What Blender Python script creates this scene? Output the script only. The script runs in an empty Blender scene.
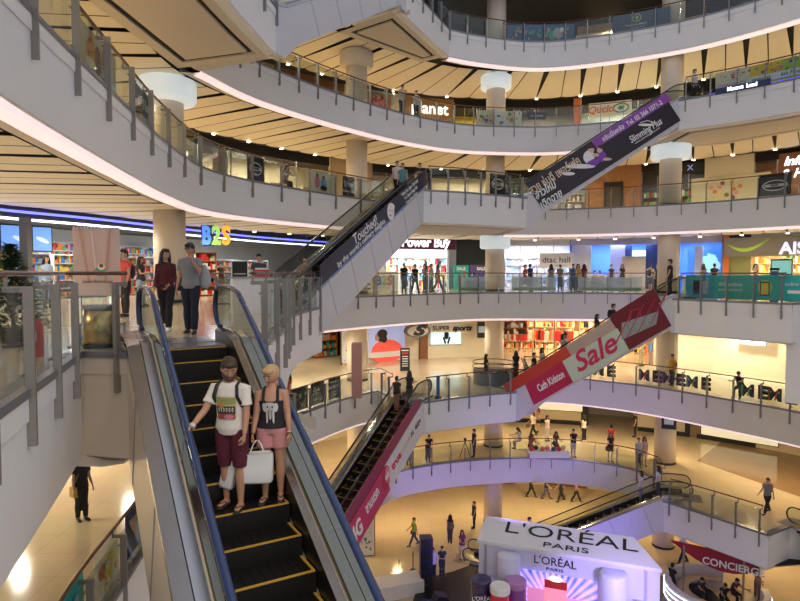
import bpy, bmesh, math, random
from mathutils import Vector, Matrix
random.seed(7)
PI=math.pi
col=bpy.context.scene.collection
sc=bpy.context.scene
F=605.0; PIT=math.atan(27.5/605); CZ=16.15
cP,sP=math.cos(PIT),math.sin(PIT)
def at(px,py,z):
    u=(px-400)/F; v=-(py-300.5)/F
    dy=cP+v*sP; dz=-sP+v*cP; t=(z-CZ)/dz
    return (u*t,dy*t)
def ray(px):
    return (px-400)/F
# ---------------------------------------------------------------- materials
MATS={}
def mat(name,c,rough=.5,metal=0.0,emit=0.0,ecol=None,var=.06,scale=6.0,alpha=None,spec=None,bump=0.0,coat=0.0):
    if name in MATS: return MATS[name]
    m=bpy.data.materials.new(name); m.use_nodes=True; nt=m.node_tree
    b=nt.nodes['Principled BSDF']
    b.inputs['Roughness'].default_value=rough; b.inputs['Metallic'].default_value=metal
    if spec is not None: b.inputs['Specular IOR Level'].default_value=spec
    b.inputs['Coat Weight'].default_value=coat
    n=nt.nodes.new('ShaderNodeTexNoise'); n.inputs['Scale'].default_value=scale
    tc=nt.nodes.new('ShaderNodeTexCoord'); nt.links.new(tc.outputs['Object'],n.inputs['Vector'])
    r=nt.nodes.new('ShaderNodeMix'); r.data_type='RGBA'
    r.inputs[6].default_value=(*[max(0,x*(1-var)) for x in c],1); r.inputs[7].default_value=(*[min(1,x*(1+var)) for x in c],1)
    nt.links.new(n.outputs[0],r.inputs[0]); nt.links.new(r.outputs[2],b.inputs['Base Color'])
    if bump:
        bp=nt.nodes.new('ShaderNodeBump'); bp.inputs['Strength'].default_value=bump; nt.links.new(n.outputs[0],bp.inputs['Height']); nt.links.new(bp.outputs[0],b.inputs['Normal'])
    if emit:
        b.inputs['Emission Color'].default_value=(*(ecol or c),1); b.inputs['Emission Strength'].default_value=emit
    MATS[name]=m; return m
def glassmat(name,tint,refl=.12,rough=.02):
    m=bpy.data.materials.new(name); m.use_nodes=True; nt=m.node_tree; nt.nodes.clear()
    o=nt.nodes.new('ShaderNodeOutputMaterial'); t=nt.nodes.new('ShaderNodeBsdfTransparent'); t.inputs[0].default_value=(*tint,1)
    g=nt.nodes.new('ShaderNodeBsdfGlossy'); g.inputs['Roughness'].default_value=rough
    mx=nt.nodes.new('ShaderNodeMixShader'); lw=nt.nodes.new('ShaderNodeFresnel'); lw.inputs[0].default_value=1.35
    ad=nt.nodes.new('ShaderNodeMath'); ad.operation='MULTIPLY_ADD'; ad.inputs[1].default_value=.28; ad.inputs[2].default_value=refl*.3; ad.use_clamp=True
    nt.links.new(lw.outputs[0],ad.inputs[0]); nt.links.new(ad.outputs[0],mx.inputs[0]); nt.links.new(t.outputs[0],mx.inputs[1]); nt.links.new(g.outputs[0],mx.inputs[2]); nt.links.new(mx.outputs[0],o.inputs[0])
    MATS[name]=m; return m
WHITE=mat('white_fascia',(.80,.80,.80),.55,var=.03,scale=1.2)
SOFF=mat('soffit_paint',(.62,.57,.5),.7,var=.03,scale=1.0)
CREAM=mat('cream_ceiling_panel',(.80,.68,.46),.6,var=.05,scale=1.5)
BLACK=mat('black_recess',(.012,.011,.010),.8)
DARK=mat('dark_void',(.03,.028,.026),.6)
STEEL=mat('brushed_steel',(.34,.34,.35),.32,.85,var=.1,scale=30)
POST=mat('post_steel',(.27,.27,.285),.38,.6,var=.08,scale=20)
POSTN=mat('post_steel_warm_lit',(.30,.275,.245),.42,.55,var=.08,scale=20)  # near posts: warm light put into the steel colour
RAIL=mat('brown_handrail',(.11,.035,.018),.35,var=.2,scale=8,coat=.4)
RUB=mat('black_rubber',(.012,.013,.02),.28,var=.1)
GLASS=glassmat('clear_glass',(.90,.94,.92))
GLASSD=glassmat('balustrade_glass',(.80,.84,.78),.2)
COVE=mat('cove_light',(1,.9,.9),.5,emit=.66,ecol=(1.0,.76,.80))
WALLC=mat('cream_wall',(.74,.64,.47),.55,var=.03,scale=.8)
BEIGE=mat('beige_cladding',(.64,.54,.43),.35,var=.04,scale=2)
def floor_mat(name,c,rough):
    m=bpy.data.materials.new(name); m.use_nodes=True; nt=m.node_tree; b=nt.nodes['Principled BSDF']
    b.inputs['Roughness'].default_value=rough
    tc=nt.nodes.new('ShaderNodeTexCoord'); br=nt.nodes.new('ShaderNodeTexBrick'); nt.links.new(tc.outputs['Object'],br.inputs['Vector'])
    br.inputs['Scale'].default_value=1.0; br.offset=0; br.inputs['Brick Width'].default_value=1.0; br.inputs['Row Height'].default_value=1.0
    br.inputs['Mortar Size'].default_value=.006
    br.inputs['Color1'].default_value=(*c,1); br.inputs['Color2'].default_value=(*[x*.95 for x in c],1); br.inputs['Mortar'].default_value=(*[x*.7 for x in c],1)
    n=nt.nodes.new('ShaderNodeTexNoise'); n.inputs['Scale'].default_value=.6; n.inputs['Detail'].default_value=6; nt.links.new(tc.outputs['Object'],n.inputs['Vector'])
    mx=nt.nodes.new('ShaderNodeMix'); mx.data_type='RGBA'; mx.blend_type='MULTIPLY'; mx.inputs[0].default_value=.25
    nt.links.new(br.outputs['Color'],mx.inputs[6]); nt.links.new(n.outputs[1],mx.inputs[7]); nt.links.new(mx.outputs[2],b.inputs['Base Color'])
    MATS[name]=m; return m
FLOOR=floor_mat('polished_cream_floor',(.72,.60,.41),.12)
# ---------------------------------------------------------------- mesh builder
class MB:
    def __init__(s): s.v=[];s.f=[];s.m=[];s.mats=[]
    def mi(s,m):
        if m not in s.mats: s.mats.append(m)
        return s.mats.index(m)
    def add(s,vs,fs,m):
        k=len(s.v); s.v+= [tuple(v) for v in vs]; i=s.mi(m)
        for f in fs: s.f.append(tuple(k+a for a in f)); s.m.append(i)
        return s
    def box(s,c,d,m,rz=0,taper=1.0):
        x,y,z=[a/2 for a in d]; vs=[]
        cr,sr=math.cos(rz),math.sin(rz)
        for dz in (-z,z):
            t=taper if dz>0 else 1
            for dx,dy in ((-x,-y),(x,-y),(x,y),(-x,y)):
                dx*=t;dy*=t
                vs.append((c[0]+dx*cr-dy*sr,c[1]+dx*sr+dy*cr,c[2]+dz))
        return s.add(vs,[(3,2,1,0),(4,5,6,7),(0,1,5,4),(1,2,6,5),(2,3,7,6),(3,0,4,7)],m)
    def prism(s,poly,z0,z1,m,mtop=None):   # horizontal polygon
        n=len(poly); vs=[(p[0],p[1],z0) for p in poly]+[(p[0],p[1],z1) for p in poly]
        s.add(vs,[tuple(range(n-1,-1,-1))],m); k=len(s.v)-2*n
        i=s.mi(mtop or m); s.f.append(tuple(k+n+a for a in range(n))); s.m.append(i)
        i=s.mi(m)
        for a in range(n):
            b=(a+1)%n; s.f.append((k+a,k+b,k+n+b,k+n+a)); s.m.append(i)
        return s
    def vprism(s,poly,y0,y1,m):  # polygon in xz extruded in y
        n=len(poly); vs=[(p[0],y0,p[1]) for p in poly]+[(p[0],y1,p[1]) for p in poly]
        fs=[tuple(range(n)),tuple(range(2*n-1,n-1,-1))]+[(a,n+a,n+(a+1)%n,(a+1)%n) for a in range(n)]
        return s.add(vs,fs,m)
    def strip(s,a,b,m,flip=False):   # ruled strip between two point lists
        n=len(a); fs=[]
        for i in range(n-1):
            f=(i,i+1,n+i+1,n+i); fs.append(f[::-1] if flip else f)
        return s.add(list(a)+list(b),fs,m)
    def tube(s,pts,r,m,n=8,ry=None,closed=False,cap=True):
        P=[Vector(p) for p in pts]; N=len(P); rs=r if isinstance(r,(list,tuple)) else [r]*N
        ys=ry if isinstance(ry,(list,tuple)) else ([ry]*N if ry else rs)
        vs=[];up=Vector((0,0,1)); prev=None
        for i in range(N):
            t=(P[(i+1)%N]-P[i-1]) if closed else (P[min(i+1,N-1)]-P[max(i-1,0)])
            if t.length<1e-9: t=Vector((0,0,1))
            t.normalize()
            if prev is None:
                ref=up if abs(t.z)<.95 else Vector((0,1,0)); x=t.cross(ref).normalized()
            else:
                x=(prev-t*prev.dot(t)); x=x.normalized() if x.length>1e-6 else prev
            prev=x; y=t.cross(x)
            for k in range(n):
                a=2*PI*k/n; vs.append(P[i]+x*math.cos(a)*rs[i]+y*math.sin(a)*ys[i])
        fs=[]
        for i in range(N if closed else N-1):
            j=(i+1)%N
            for k in range(n): l=(k+1)%n; fs.append((i*n+k,i*n+l,j*n+l,j*n+k))
        if cap and not closed: fs+= [tuple(range(n-1,-1,-1)),tuple((N-1)*n+k for k in range(n))]
        return s.add(vs,fs,m)
    def lathe(s,prof,c,m,n=24):
        vs=[];fs=[];N=len(prof)
        for r,z in prof:
            for k in range(n): a=2*PI*k/n; vs.append((c[0]+r*math.cos(a),c[1]+r*math.sin(a),c[2]+z))
        for i in range(N-1):
            for k in range(n): l=(k+1)%n; fs.append((i*n+k,i*n+l,(i+1)*n+l,(i+1)*n+k))
        fs+=[tuple(range(n-1,-1,-1)),tuple((N-1)*n+k for k in range(n))]
        return s.add(vs,fs,m)
    def ball(s,c,r,m,n=10,k=7):
        if not isinstance(r,(tuple,list)): r=(r,r,r)
        vs=[];fs=[]
        for i in range(k+1):
            t=PI*i/k
            for j in range(n): a=2*PI*j/n; vs.append((c[0]+r[0]*math.sin(t)*math.cos(a),c[1]+r[1]*math.sin(t)*math.sin(a),c[2]-r[2]*math.cos(t)))
        for i in range(k):
            for j in range(n): l=(j+1)%n; fs.append((i*n+j,i*n+l,(i+1)*n+l,(i+1)*n+j))
        return s.add(vs,fs,m)
    def build(s,name,parent=None,smooth=False,loc=None,rz=0,weld=False):
        me=bpy.data.meshes.new(name); me.from_pydata(s.v,[],s.f); 
        for m in s.mats: me.materials.append(m)
        me.polygons.foreach_set('material_index',s.m)
        if weld:
            bm=bmesh.new(); bm.from_mesh(me); bmesh.ops.remove_doubles(bm,verts=bm.verts,dist=1e-5); bm.to_mesh(me); bm.free()
        if smooth: me.polygons.foreach_set('use_smooth',[True]*len(me.polygons))
        me.update()
        o=bpy.data.objects.new(name,me); col.objects.link(o)
        if parent: o.parent=parent
        if loc: o.location=loc
        o.rotation_euler.z=rz
        return o
def tag(o,label,cat,group=None,kind=None):
    if label: o['label']=label
    if cat: o['category']=cat
    if group: o['group']=group
    if kind: o['kind']=kind
    return o
def struct(o): o['kind']='structure'; return o
def empty(name,loc,rz=0,label=None,cat=None,group=None):
    o=bpy.data.objects.new(name,None); col.objects.link(o); o.location=loc; o.rotation_euler.z=rz; o.empty_display_size=.1
    return tag(o,label,cat,group)
def text_mesh(txt,size,bold=0.0,shear=0.0,space=1.0,ext=.004,align='CENTER'):
    cu=bpy.data.curves.new('t','FONT'); cu.body=txt; cu.size=size; cu.align_x=align; cu.align_y='CENTER'; cu.extrude=ext; cu.offset=bold; cu.shear=shear; cu.space_character=space; cu.resolution_u=3
    o=bpy.data.objects.new('t',cu); col.objects.link(o)
    me=bpy.data.meshes.new_from_object(o.evaluated_get(bpy.context.evaluated_depsgraph_get()))
    bpy.data.objects.remove(o); bpy.data.curves.remove(cu)
    return me
def text(txt,size,m,parent,loc,rot=(PI/2,0,0),bold=0.0,shear=0.0,space=1.0,name='lettering',width=None,sy=1,ext=.004,curve=None,align='CENTER'):
    me=text_mesh(txt,size,bold,shear,space,ext,align); me.materials.clear(); me.materials.append(m); me.name=name
    if width:
        xs=[v.co.x for v in me.vertices]
        if xs:
            w=max(xs)-min(xs); k=width/w
            for v in me.vertices: v.co.x*=k
    o=bpy.data.objects.new(name,me); col.objects.link(o); o.parent=parent; o.location=loc; o.rotation_euler=rot; o.scale=(1,sy,1)
    return o
# ---------------------------------------------------------------- plan curves
def smooth(pts,step=.45):
    P=[Vector((p[0],p[1])) for p in pts]
    if len(P)==2: 
        n=max(1,round((P[1]-P[0]).length/step)); return [P[0].lerp(P[1],i/n) for i in range(n+1)]
    P=[P[0]*2-P[1]]+P+[P[-1]*2-P[-2]]; out=[]
    for i in range(1,len(P)-2):
        a,b,c,d=P[i-1:i+3]; n=max(1,round((c-b).length/step))
        for k in range(n):
            t=k/n; out.append(.5*((2*b)+(c-a)*t+(2*a-5*b+4*c-d)*t*t+(3*b-a-3*c+d)*t**3))
    out.append(P[-2]); return out
def normals(pts):   # pointing to the slab side (left-hand of travel when void is right)
    N=[]
    for i in range(len(pts)):
        t=(pts[min(i+1,len(pts)-1)]-pts[max(i-1,0)]).normalized(); N.append(Vector((-t.y,t.x)))
    return N
def offset(pts,o):
    return [p+n*o for p,n in zip(pts,normals(pts))]
RINGR=[(7.8,36.9),(10.6,36.45),(14.8,34.45),(17.4,32.3),(19.5,29.6),(21.2,26),(22,21),(21.5,14),(19,6)]
RINGL=[(-2.5,-3),(-4.0,3),(-5.2,8),(-5.75,10.8),(-6.3,14),(-6.9,18),(-7.15,22.4),(-6.0,25.8),(-3.35,29.9)]
RINGC=[(0,33.5),(3.6,36.1)]
FULL=RINGL+RINGC+RINGR
# each level: list of runs (points, smooth?, rail?)
LV={
 'third':(30,[(RINGL[:-1]+[(-4.2,28.8),(-2.4,30.6)],1),([(-2.4,30.6),(-0.1,28.8)],0),([(-0.1,28.8),(2.8,35.1)],1),([(2.8,35.1),(4.7,36.05)]+RINGR,1)]),
 'second':(25,[([(-2.5,-3),(-4.6,4),(-4.9,10),(-4.75,14),(-4.6,16.7),(-4.4,18.7),(-4.1,20.9)],1),([(-4.1,20.9),(-5.7,21.6)],0),([(-5.7,21.6),(-7.2,22.3)],1),([(-7.2,22.3),(-6.0,25.8),(-3.35,29.9),(0,33.8),(3.6,36.4),(7.8,37.1),(10.6,36.6),(14.2,35.2)],1),([(14.2,35.2),(14.25,33.1)],1),([(14.25,33.1),(14.3,31.5)],0),([(14.3,31.5),(16.4,29.7),(18.2,27.8),(20.2,25.2)],1),([(20.2,25.2),(22,21),(21.5,14),(19,6)],1)]),
 'first':(20,[(RINGL+[(-0.9,33.0)],1),([(-0.9,33.0),(-.4,29.3)],1),([(-.4,29.3),(1.1,28.3)],0),([(1.1,28.3),(2.9,29.0),(4.8,30.1),(6.5,31.2)],1),([(6.5,31.2),(6.5,32.9)],0),([(6.5,32.9),(6.3,36.7)],1),([(6.3,36.7)]+RINGR[:4]+[(19.4,29.8)]+RINGR[5:],1)]),
 'lobby':(15,[([(-1.2,-3),(-2.2,1.5),(-3.4,5.1),(-4.0,6.9),(-4.62,8.7)],1),([(-4.62,8.7),(-3.86,8.55)],1),([(-3.86,8.55),(-4.24,9.23),(-2.62,10.17),(-2.22,9.48)],0),([(-2.22,9.48),(-2.4,12.4),(-2.85,15.5),(-2.95,17.4),(-2.85,19),(-2.65,20.5)],1),([(-2.65,20.5),(-4.1,21.3)],0),([(-4.1,21.3),(-6.9,22.5)],1),([(-6.9,22.5),(-5.9,25.2),(-3.5,27.9),(-2,29.7),(1,32.7),(4.6,35.2),(9.2,35.3),(12,34.8),(14.3,34.0)],1),([(14.3,34.0),(13.05,28.4)],1),([(13.05,28.4),(12.1,26.9)],0),([(12.1,26.9),(13.4,24.9),(14.8,22.8)],1),([(14.8,22.8),(16.3,23.7)],0),([(16.3,23.7),(21.5,24.5)],1),([(21.5,24.5),(22,21),(21.5,14),(19,6)],1)]),
 'lower':(10,[([(1.9,-3),(-1.5,1),(-4.0,5.5),(-5.05,9),(-5.5,11.8),(-5.8,14.7),(-5.85,20),(-5.1,24),(-4.1,26.7),(-2.6,29.6),(-1.1,31.5)],1),([(-1.1,31.5),(-.4,29.5)],1),([(-.4,29.5),(1.08,28.5)],0),([(1.08,28.5),(2.6,29.5),(4.3,30.4),(6.0,31.0)],1),([(6.0,31.0),(6.9,32.4)],0),([(6.9,32.4),(7.4,36.0)],1),([(7.4,36.0),(10.2,35.2),(13.2,33),(15.7,29.7),(17.7,26.5),(19.5,22),(20,14),(18,6)],1)]),
 'basement':(5,[([(2,-3),(-2,4),(-5,12),(-5.6,17),(-5.3,20.5)],1),([(-5.3,20.5),(-4.7,21.7)],1),([(-4.7,21.7),(-3.2,20.8)],0),([(-3.2,20.8),(-2.9,26),(-1,32.3),(1.7,34.7),(6.1,36.0),(9.7,35.9),(12.8,34.4),(13.9,32.5)],1),([(13.9,32.5),(13.6,30.8)],1),([(13.6,30.8),(12.9,29.2)],0),([(12.9,29.2),(14.3,27.3),(15.7,25.3)],1),([(15.7,25.3),(17.2,26.2)],0),([(17.2,26.2),(21,25)],1),([(21,25),(21.5,18),(19,6)],1)]),
}
OUT=[(48,6),(48,66),(-34,66),(-34,-6)]
EDGE={}
for k,(z,runs) in LV.items():
    L=[];R=[]
    for pts,rail in runs:
        s=smooth(pts) if len(pts)!=4 or rail else [Vector(p) for p in pts]
        R.append((s,rail)); L+= s if not L else s[1:]
    EDGE[k]=(z,L,R)
def ringx(level,px,off,near=True):
    """plan point at offset off behind the smooth ring edge on a line of sight, with the tangent angle"""
    base=smooth(FULL if level!='lower' else [(1.9,-3),(-1.5,1),(-4.2,5.5),(-5.3,9),(-5.75,11.8),(-6.0,14.7),(-5.9,20),(-5.1,24),(-4.1,26.7),(-2.0,30.4),(1,33.8),(4.5,35.8),(8,36),(10.2,35.2),(13.2,33),(15.7,29.7),(17.7,26.5),(19.5,22),(20,14)])
    L=offset(base,off); u=(px-400)/F
    best=None
    for i in range(len(L)-1):
        a,b=L[i],L[i+1]
        if a.y<3 or b.y<3: continue
        fa=a.x/a.y-u; fb=b.x/b.y-u
        if fa*fb<=0 and fa!=fb:
            t=fa/(fa-fb); p=a.lerp(b,t); d=b-a; c=(p.x,p.y,math.atan2(d.y,d.x))
            best=c
            if not near: continue
    return best
# ---------------------------------------------------------------- people
SK=[mat('skin_warm',(.56,.34,.23),.5,var=.04),mat('skin_light',(.52,.27,.165),.5,var=.04),mat('skin_tan',(.42,.235,.15),.5,var=.04)]
HBLK=mat('hair_black',(.014,.011,.010),.4,var=.3,scale=40); HBRN=mat('hair_brown',(.05,.028,.016),.5,var=.3,scale=40); HBLD=mat('hair_blonde',(.52,.34,.16),.5,var=.25,scale=45)
EYEW=mat('eye_white',(.8,.78,.75),.3,var=0); EYED=mat('eye_dark',(.02,.015,.012),.2,var=0); LIP=mat('lip_colour',(.45,.16,.14),.45,var=0); BROW=mat('brow_hair',(.03,.02,.015),.7,var=0)
def dirv(fwd,abd,side): return Vector((math.sin(abd)*side,-math.sin(fwd)*math.cos(abd),-math.cos(fwd)*math.cos(abd)))
def pose(**k):
    d=dict(f=0,lean=0,lt=0,rt=0,lk=0,rk=0,la=0,ra=0,lb=.1,rb=.1,le=.15,re=.15,lin=0,rin=0,turn=0,nod=0,spread=.0,sit=0); d.update(k); return d
def joints(p):
    f=p['f']; J={}
    S=.93 if f else 1.0
    hz=.92
    L=p['lean']; up=Vector((0,-math.sin(L),math.cos(L))); pel=Vector((0,0,hz)); J['pel']=pel; J['up']=up; fwd=Vector((0,-math.cos(L),-math.sin(L)))
    J['chest']=pel+up*.46; J['neck']=pel+up*.60; J['head']=pel+up*.735+fwd*.015
    sw=.172 if not f else .145
    for s,k in ((1,'l'),(-1,'r')):   # l = +x
        hip=pel+Vector((s*.085,0,-.03)); d=dirv(p[k+'t'],p['spread'],s); kn=hip+d*.43
        d2=dirv(p[k+'t']-p[k+'k'],p['spread']*.3,s); an=kn+d2*.42
        J[k+'hip'],J[k+'kn'],J[k+'an']=hip,kn,an; J[k+'toe']=an+Vector((s*.02,-.16,-.045)); J[k+'d2']=d2
        sh=pel+up*.478+Vector((s*sw,0,0)); a=dirv(p[k+'a']+L,p[k+'b'],s); el=sh+a*.285
        e=p[k+'a']+L+p[k+'e']; b=dirv(e,p[k+'b'],s); inn=p[k+'in']; b=(b+Vector((-s*inn,0,0))).normalized(); wr=el+b*.25
        J[k+'sh'],J[k+'el'],J[k+'wr'],J[k+'hd']=sh,el,wr,b
    mz=min(J['lan'].z,J['ran'].z)-.075; sh_=Vector((0,0,-mz))
    if p['sit']: sh_=Vector((0,0,-mz))
    for k in J:
        if k not in ('up',) and not k.endswith('d2') and not k.endswith('hd'): J[k]=J[k]+sh_
    return J
def legchain(J,k,inf=0,end=1.0,m=None,mb=None,n=12):
    hip,kn,an=J[k+'hip'],J[k+'kn'],J[k+'an']
    pts=[hip+Vector((0,0,.03)),hip.lerp(kn,.3),hip.lerp(kn,.7),kn,kn.lerp(an,.3),kn.lerp(an,.7),an]
    rs=[.092,.088,.066,.054,.056,.042,.034]
    if end<1.0: # cut along
        q=end*6; i=int(q); t=q-i; pts=pts[:i+1]+[pts[i].lerp(pts[i+1],t)]; rs=rs[:i+1]+[rs[i]*(1-t)+rs[i+1]*t]
    return pts,[r+inf for r in rs]
def armchain(J,k,inf=0,end=1.0):
    sh,el,wr=J[k+'sh'],J[k+'el'],J[k+'wr']
    pts=[sh+ (J['chest']-sh)*.25,sh,sh.lerp(el,.4),el,el.lerp(wr,.3),wr]; rs=[.05,.055,.047,.039,.038,.026]
    if end<1.0:
        q=end*5; i=int(q); t=q-i; pts=pts[:i+1]+[pts[i].lerp(pts[i+1],t)]; rs=rs[:i+1]+[rs[i]*(1-t)+rs[i+1]*t]
    return pts,[r+inf for r in rs]
TORM=[(-.06,.13,.095),(.02,.158,.11),(.14,.140,.10),(.27,.150,.105),(.40,.172,.112),(.49,.160,.09),(.55,.075,.065),(.60,.054,.056),(.66,.052,.054)]
TORF=[(-.06,.13,.095),(.02,.163,.115),(.14,.118,.088),(.27,.125,.10),(.38,.142,.118),(.49,.130,.08),(.55,.06,.055),(.60,.045,.048),(.66,.043,.046)]
def torso(mb,J,f,m,inf=0,z0=-.06,z1=.66,flare=0):
    T=[t for t in (TORF if f else TORM) if z0-1e-6<=t[0]<=z1+1e-6]
    pts=[J['pel']+J['up']*t[0] for t in T]; mb.tube(pts,[t[1]+inf+flare*max(0,.2-t[0]) for t in T],m,20,ry=[t[2]+inf+flare*max(0,.2-t[0]) for t in T])
def remesh(mb,name,vox,smooth=2):
    o=mb.build(name); 
    r=o.modifiers.new('r','REMESH'); r.mode='VOXEL'; r.voxel_size=vox; r.use_smooth_shade=True
    s=o.modifiers.new('s','SMOOTH'); s.iterations=smooth; s.factor=.5
    dg=bpy.context.evaluated_depsgraph_get(); me=bpy.data.meshes.new_from_object(o.evaluated_get(dg)); me.name=name
    me.materials.clear()
    for m in mb.mats[:1]: me.materials.append(m)
    me.polygons.foreach_set('use_smooth',[True]*len(me.polygons)); me.polygons.foreach_set('material_index',[0]*len(me.polygons))
    old=o.data; bpy.data.objects.remove(o); bpy.data.meshes.remove(old); return me
def head_mb(f,skin,hero=False,beard=False):
    """head at origin (centre of skull), facing -y"""
    m=MB(); n,k=(28,20) if hero else (16,12); vs=[];fs=[]
    for i in range(k+1):
        t=PI*i/k; z=-math.cos(t)
        for j in range(n):
            a=2*PI*j/n; x=math.sin(t)*math.cos(a); y=math.sin(t)*math.sin(a)
            w=1-.28*max(0,-z)**1.3; fr=1+.10*max(0,-y)*max(0,-z)
            cheek=1+.05*math.exp(-((z+.15)**2)/.05)
            Y=y*.094*fr+(.012 if y<0 else .012*max(0,z)); 
            if y<0: Y+=.010*math.exp(-(((abs(x)-.38)**2)+(z-.06)**2)/.03)
            vs.append((x*.073*w*cheek,Y,z*.112))
    for i in range(k):
        for j in range(n): l=(j+1)%n; fs.append((i*n+j,i*n+l,(i+1)*n+l,(i+1)*n+j))
    m.add(vs,fs,skin)
    m.tube([(0,-.088,.022),(0,-.102,-.005),(0,-.110,-.020),(0,-.094,-.030)],[.008,.011,.014,.008],skin,8)
    for s in (1,-1):
        m.ball((s*.072,.005,-.005),(.010,.020,.030),skin,8,6)
        m.ball((s*.030,-.0815,.012),(.012,.008,.005),EYEW,8,6); m.ball((s*.030,-.086,.012),(.007,.005,.0055),EYED,8,6)
        m.ball((s*.031,-.089,.032),(.018,.007,.0045),BROW,8,5)
    m.ball((0,-.090,-.052),(.022,.009,.0055),LIP,10,5); m.ball((0,-.089,-.060),(.018,.008,.005),LIP,10,5)
    m.tube([(0,.02,-.06),(0,.018,-.10),(0,.016,-.15)],[.045,.047,.052],skin,12)
    return m
def place_mb(src,dst,M,matmap=None):
    for f,mi in zip(src.f,src.m): pass
    k=len(dst.v); dst.v+= [tuple(M@Vector(v)) for v in src.v]
    for f,mi in zip(src.f,src.m): dst.f.append(tuple(k+a for a in f)); dst.m.append(dst.mi(src.mats[mi]))
def hand_mb(skin,curl=.35,side=1,grip=False):
    """hand at the wrist, fingers along -z, palm normal toward +x*side*-1 (inwards), thumb toward -y"""
    m=MB(); m.tube([(0,0,.01),(0,0,-.03),(0,0,-.085)],[.022,.028,.036],skin,10,ry=[.017,.014,.013])
    # palm wide axis along y
    m=MB(); vs=[]; 
    prof=[(.012,.020,.016),(-.02,.030,.015),(-.055,.038,.014),(-.088,.039,.011)]
    n=12
    for z,ry,rx in prof:
        for j in range(n): a=2*PI*j/n; vs.append((rx*math.cos(a),ry*math.sin(a),z))
    fs=[]
    for i in range(3):
        for j in range(n): l=(j+1)%n; fs.append((i*n+j,i*n+l,(i+1)*n+l,(i+1)*n+j)[::-1])
    fs+=[tuple(range(n)),tuple(range(4*n-1,3*n-1,-1))]; m.add(vs,fs,skin)
    for y,l,c in ((-.028,.068,.9),(-.010,.078,1),(.009,.072,1.1),(.027,.056,1.25)):
        p=Vector((0,y,-.082)); a=0; pts=[p+Vector((0,0,.02))]; 
        for seg,q in ((.45,.6),(.32,1.0),(.23,.9)):
            a+=curl*c*q; p=p+Vector((-side*math.sin(a),0,-math.cos(a)))*l*seg; pts.append(p.copy())
        m.tube(pts,[.0095,.0092,.0085,.0065],skin,8)
    p=Vector((0,-.024,-.02)); pts=[p]
    for dv,l in (((-.25*side,-.75,-.6),.032),((-.5*side,-.35,-.8),.030),((-.6*side,0,-.8),.022)):
        p=p+Vector(dv).normalized()*l; pts.append(p.copy())
    m.tube(pts,[.013,.012,.0105,.008],skin,8)
    return m
def frame_from(dz,fw=Vector((0,-1,0))):
    """matrix whose -z runs along dz and whose -y points as near as possible to fw"""
    z=-dz.normalized(); y=-(fw-z*fw.dot(z)); y=y.normalized() if y.length>1e-3 else Vector((0,1,0)); x=y.cross(z); M=Matrix((x,y,z)).transposed().to_4x4(); return M
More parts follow.
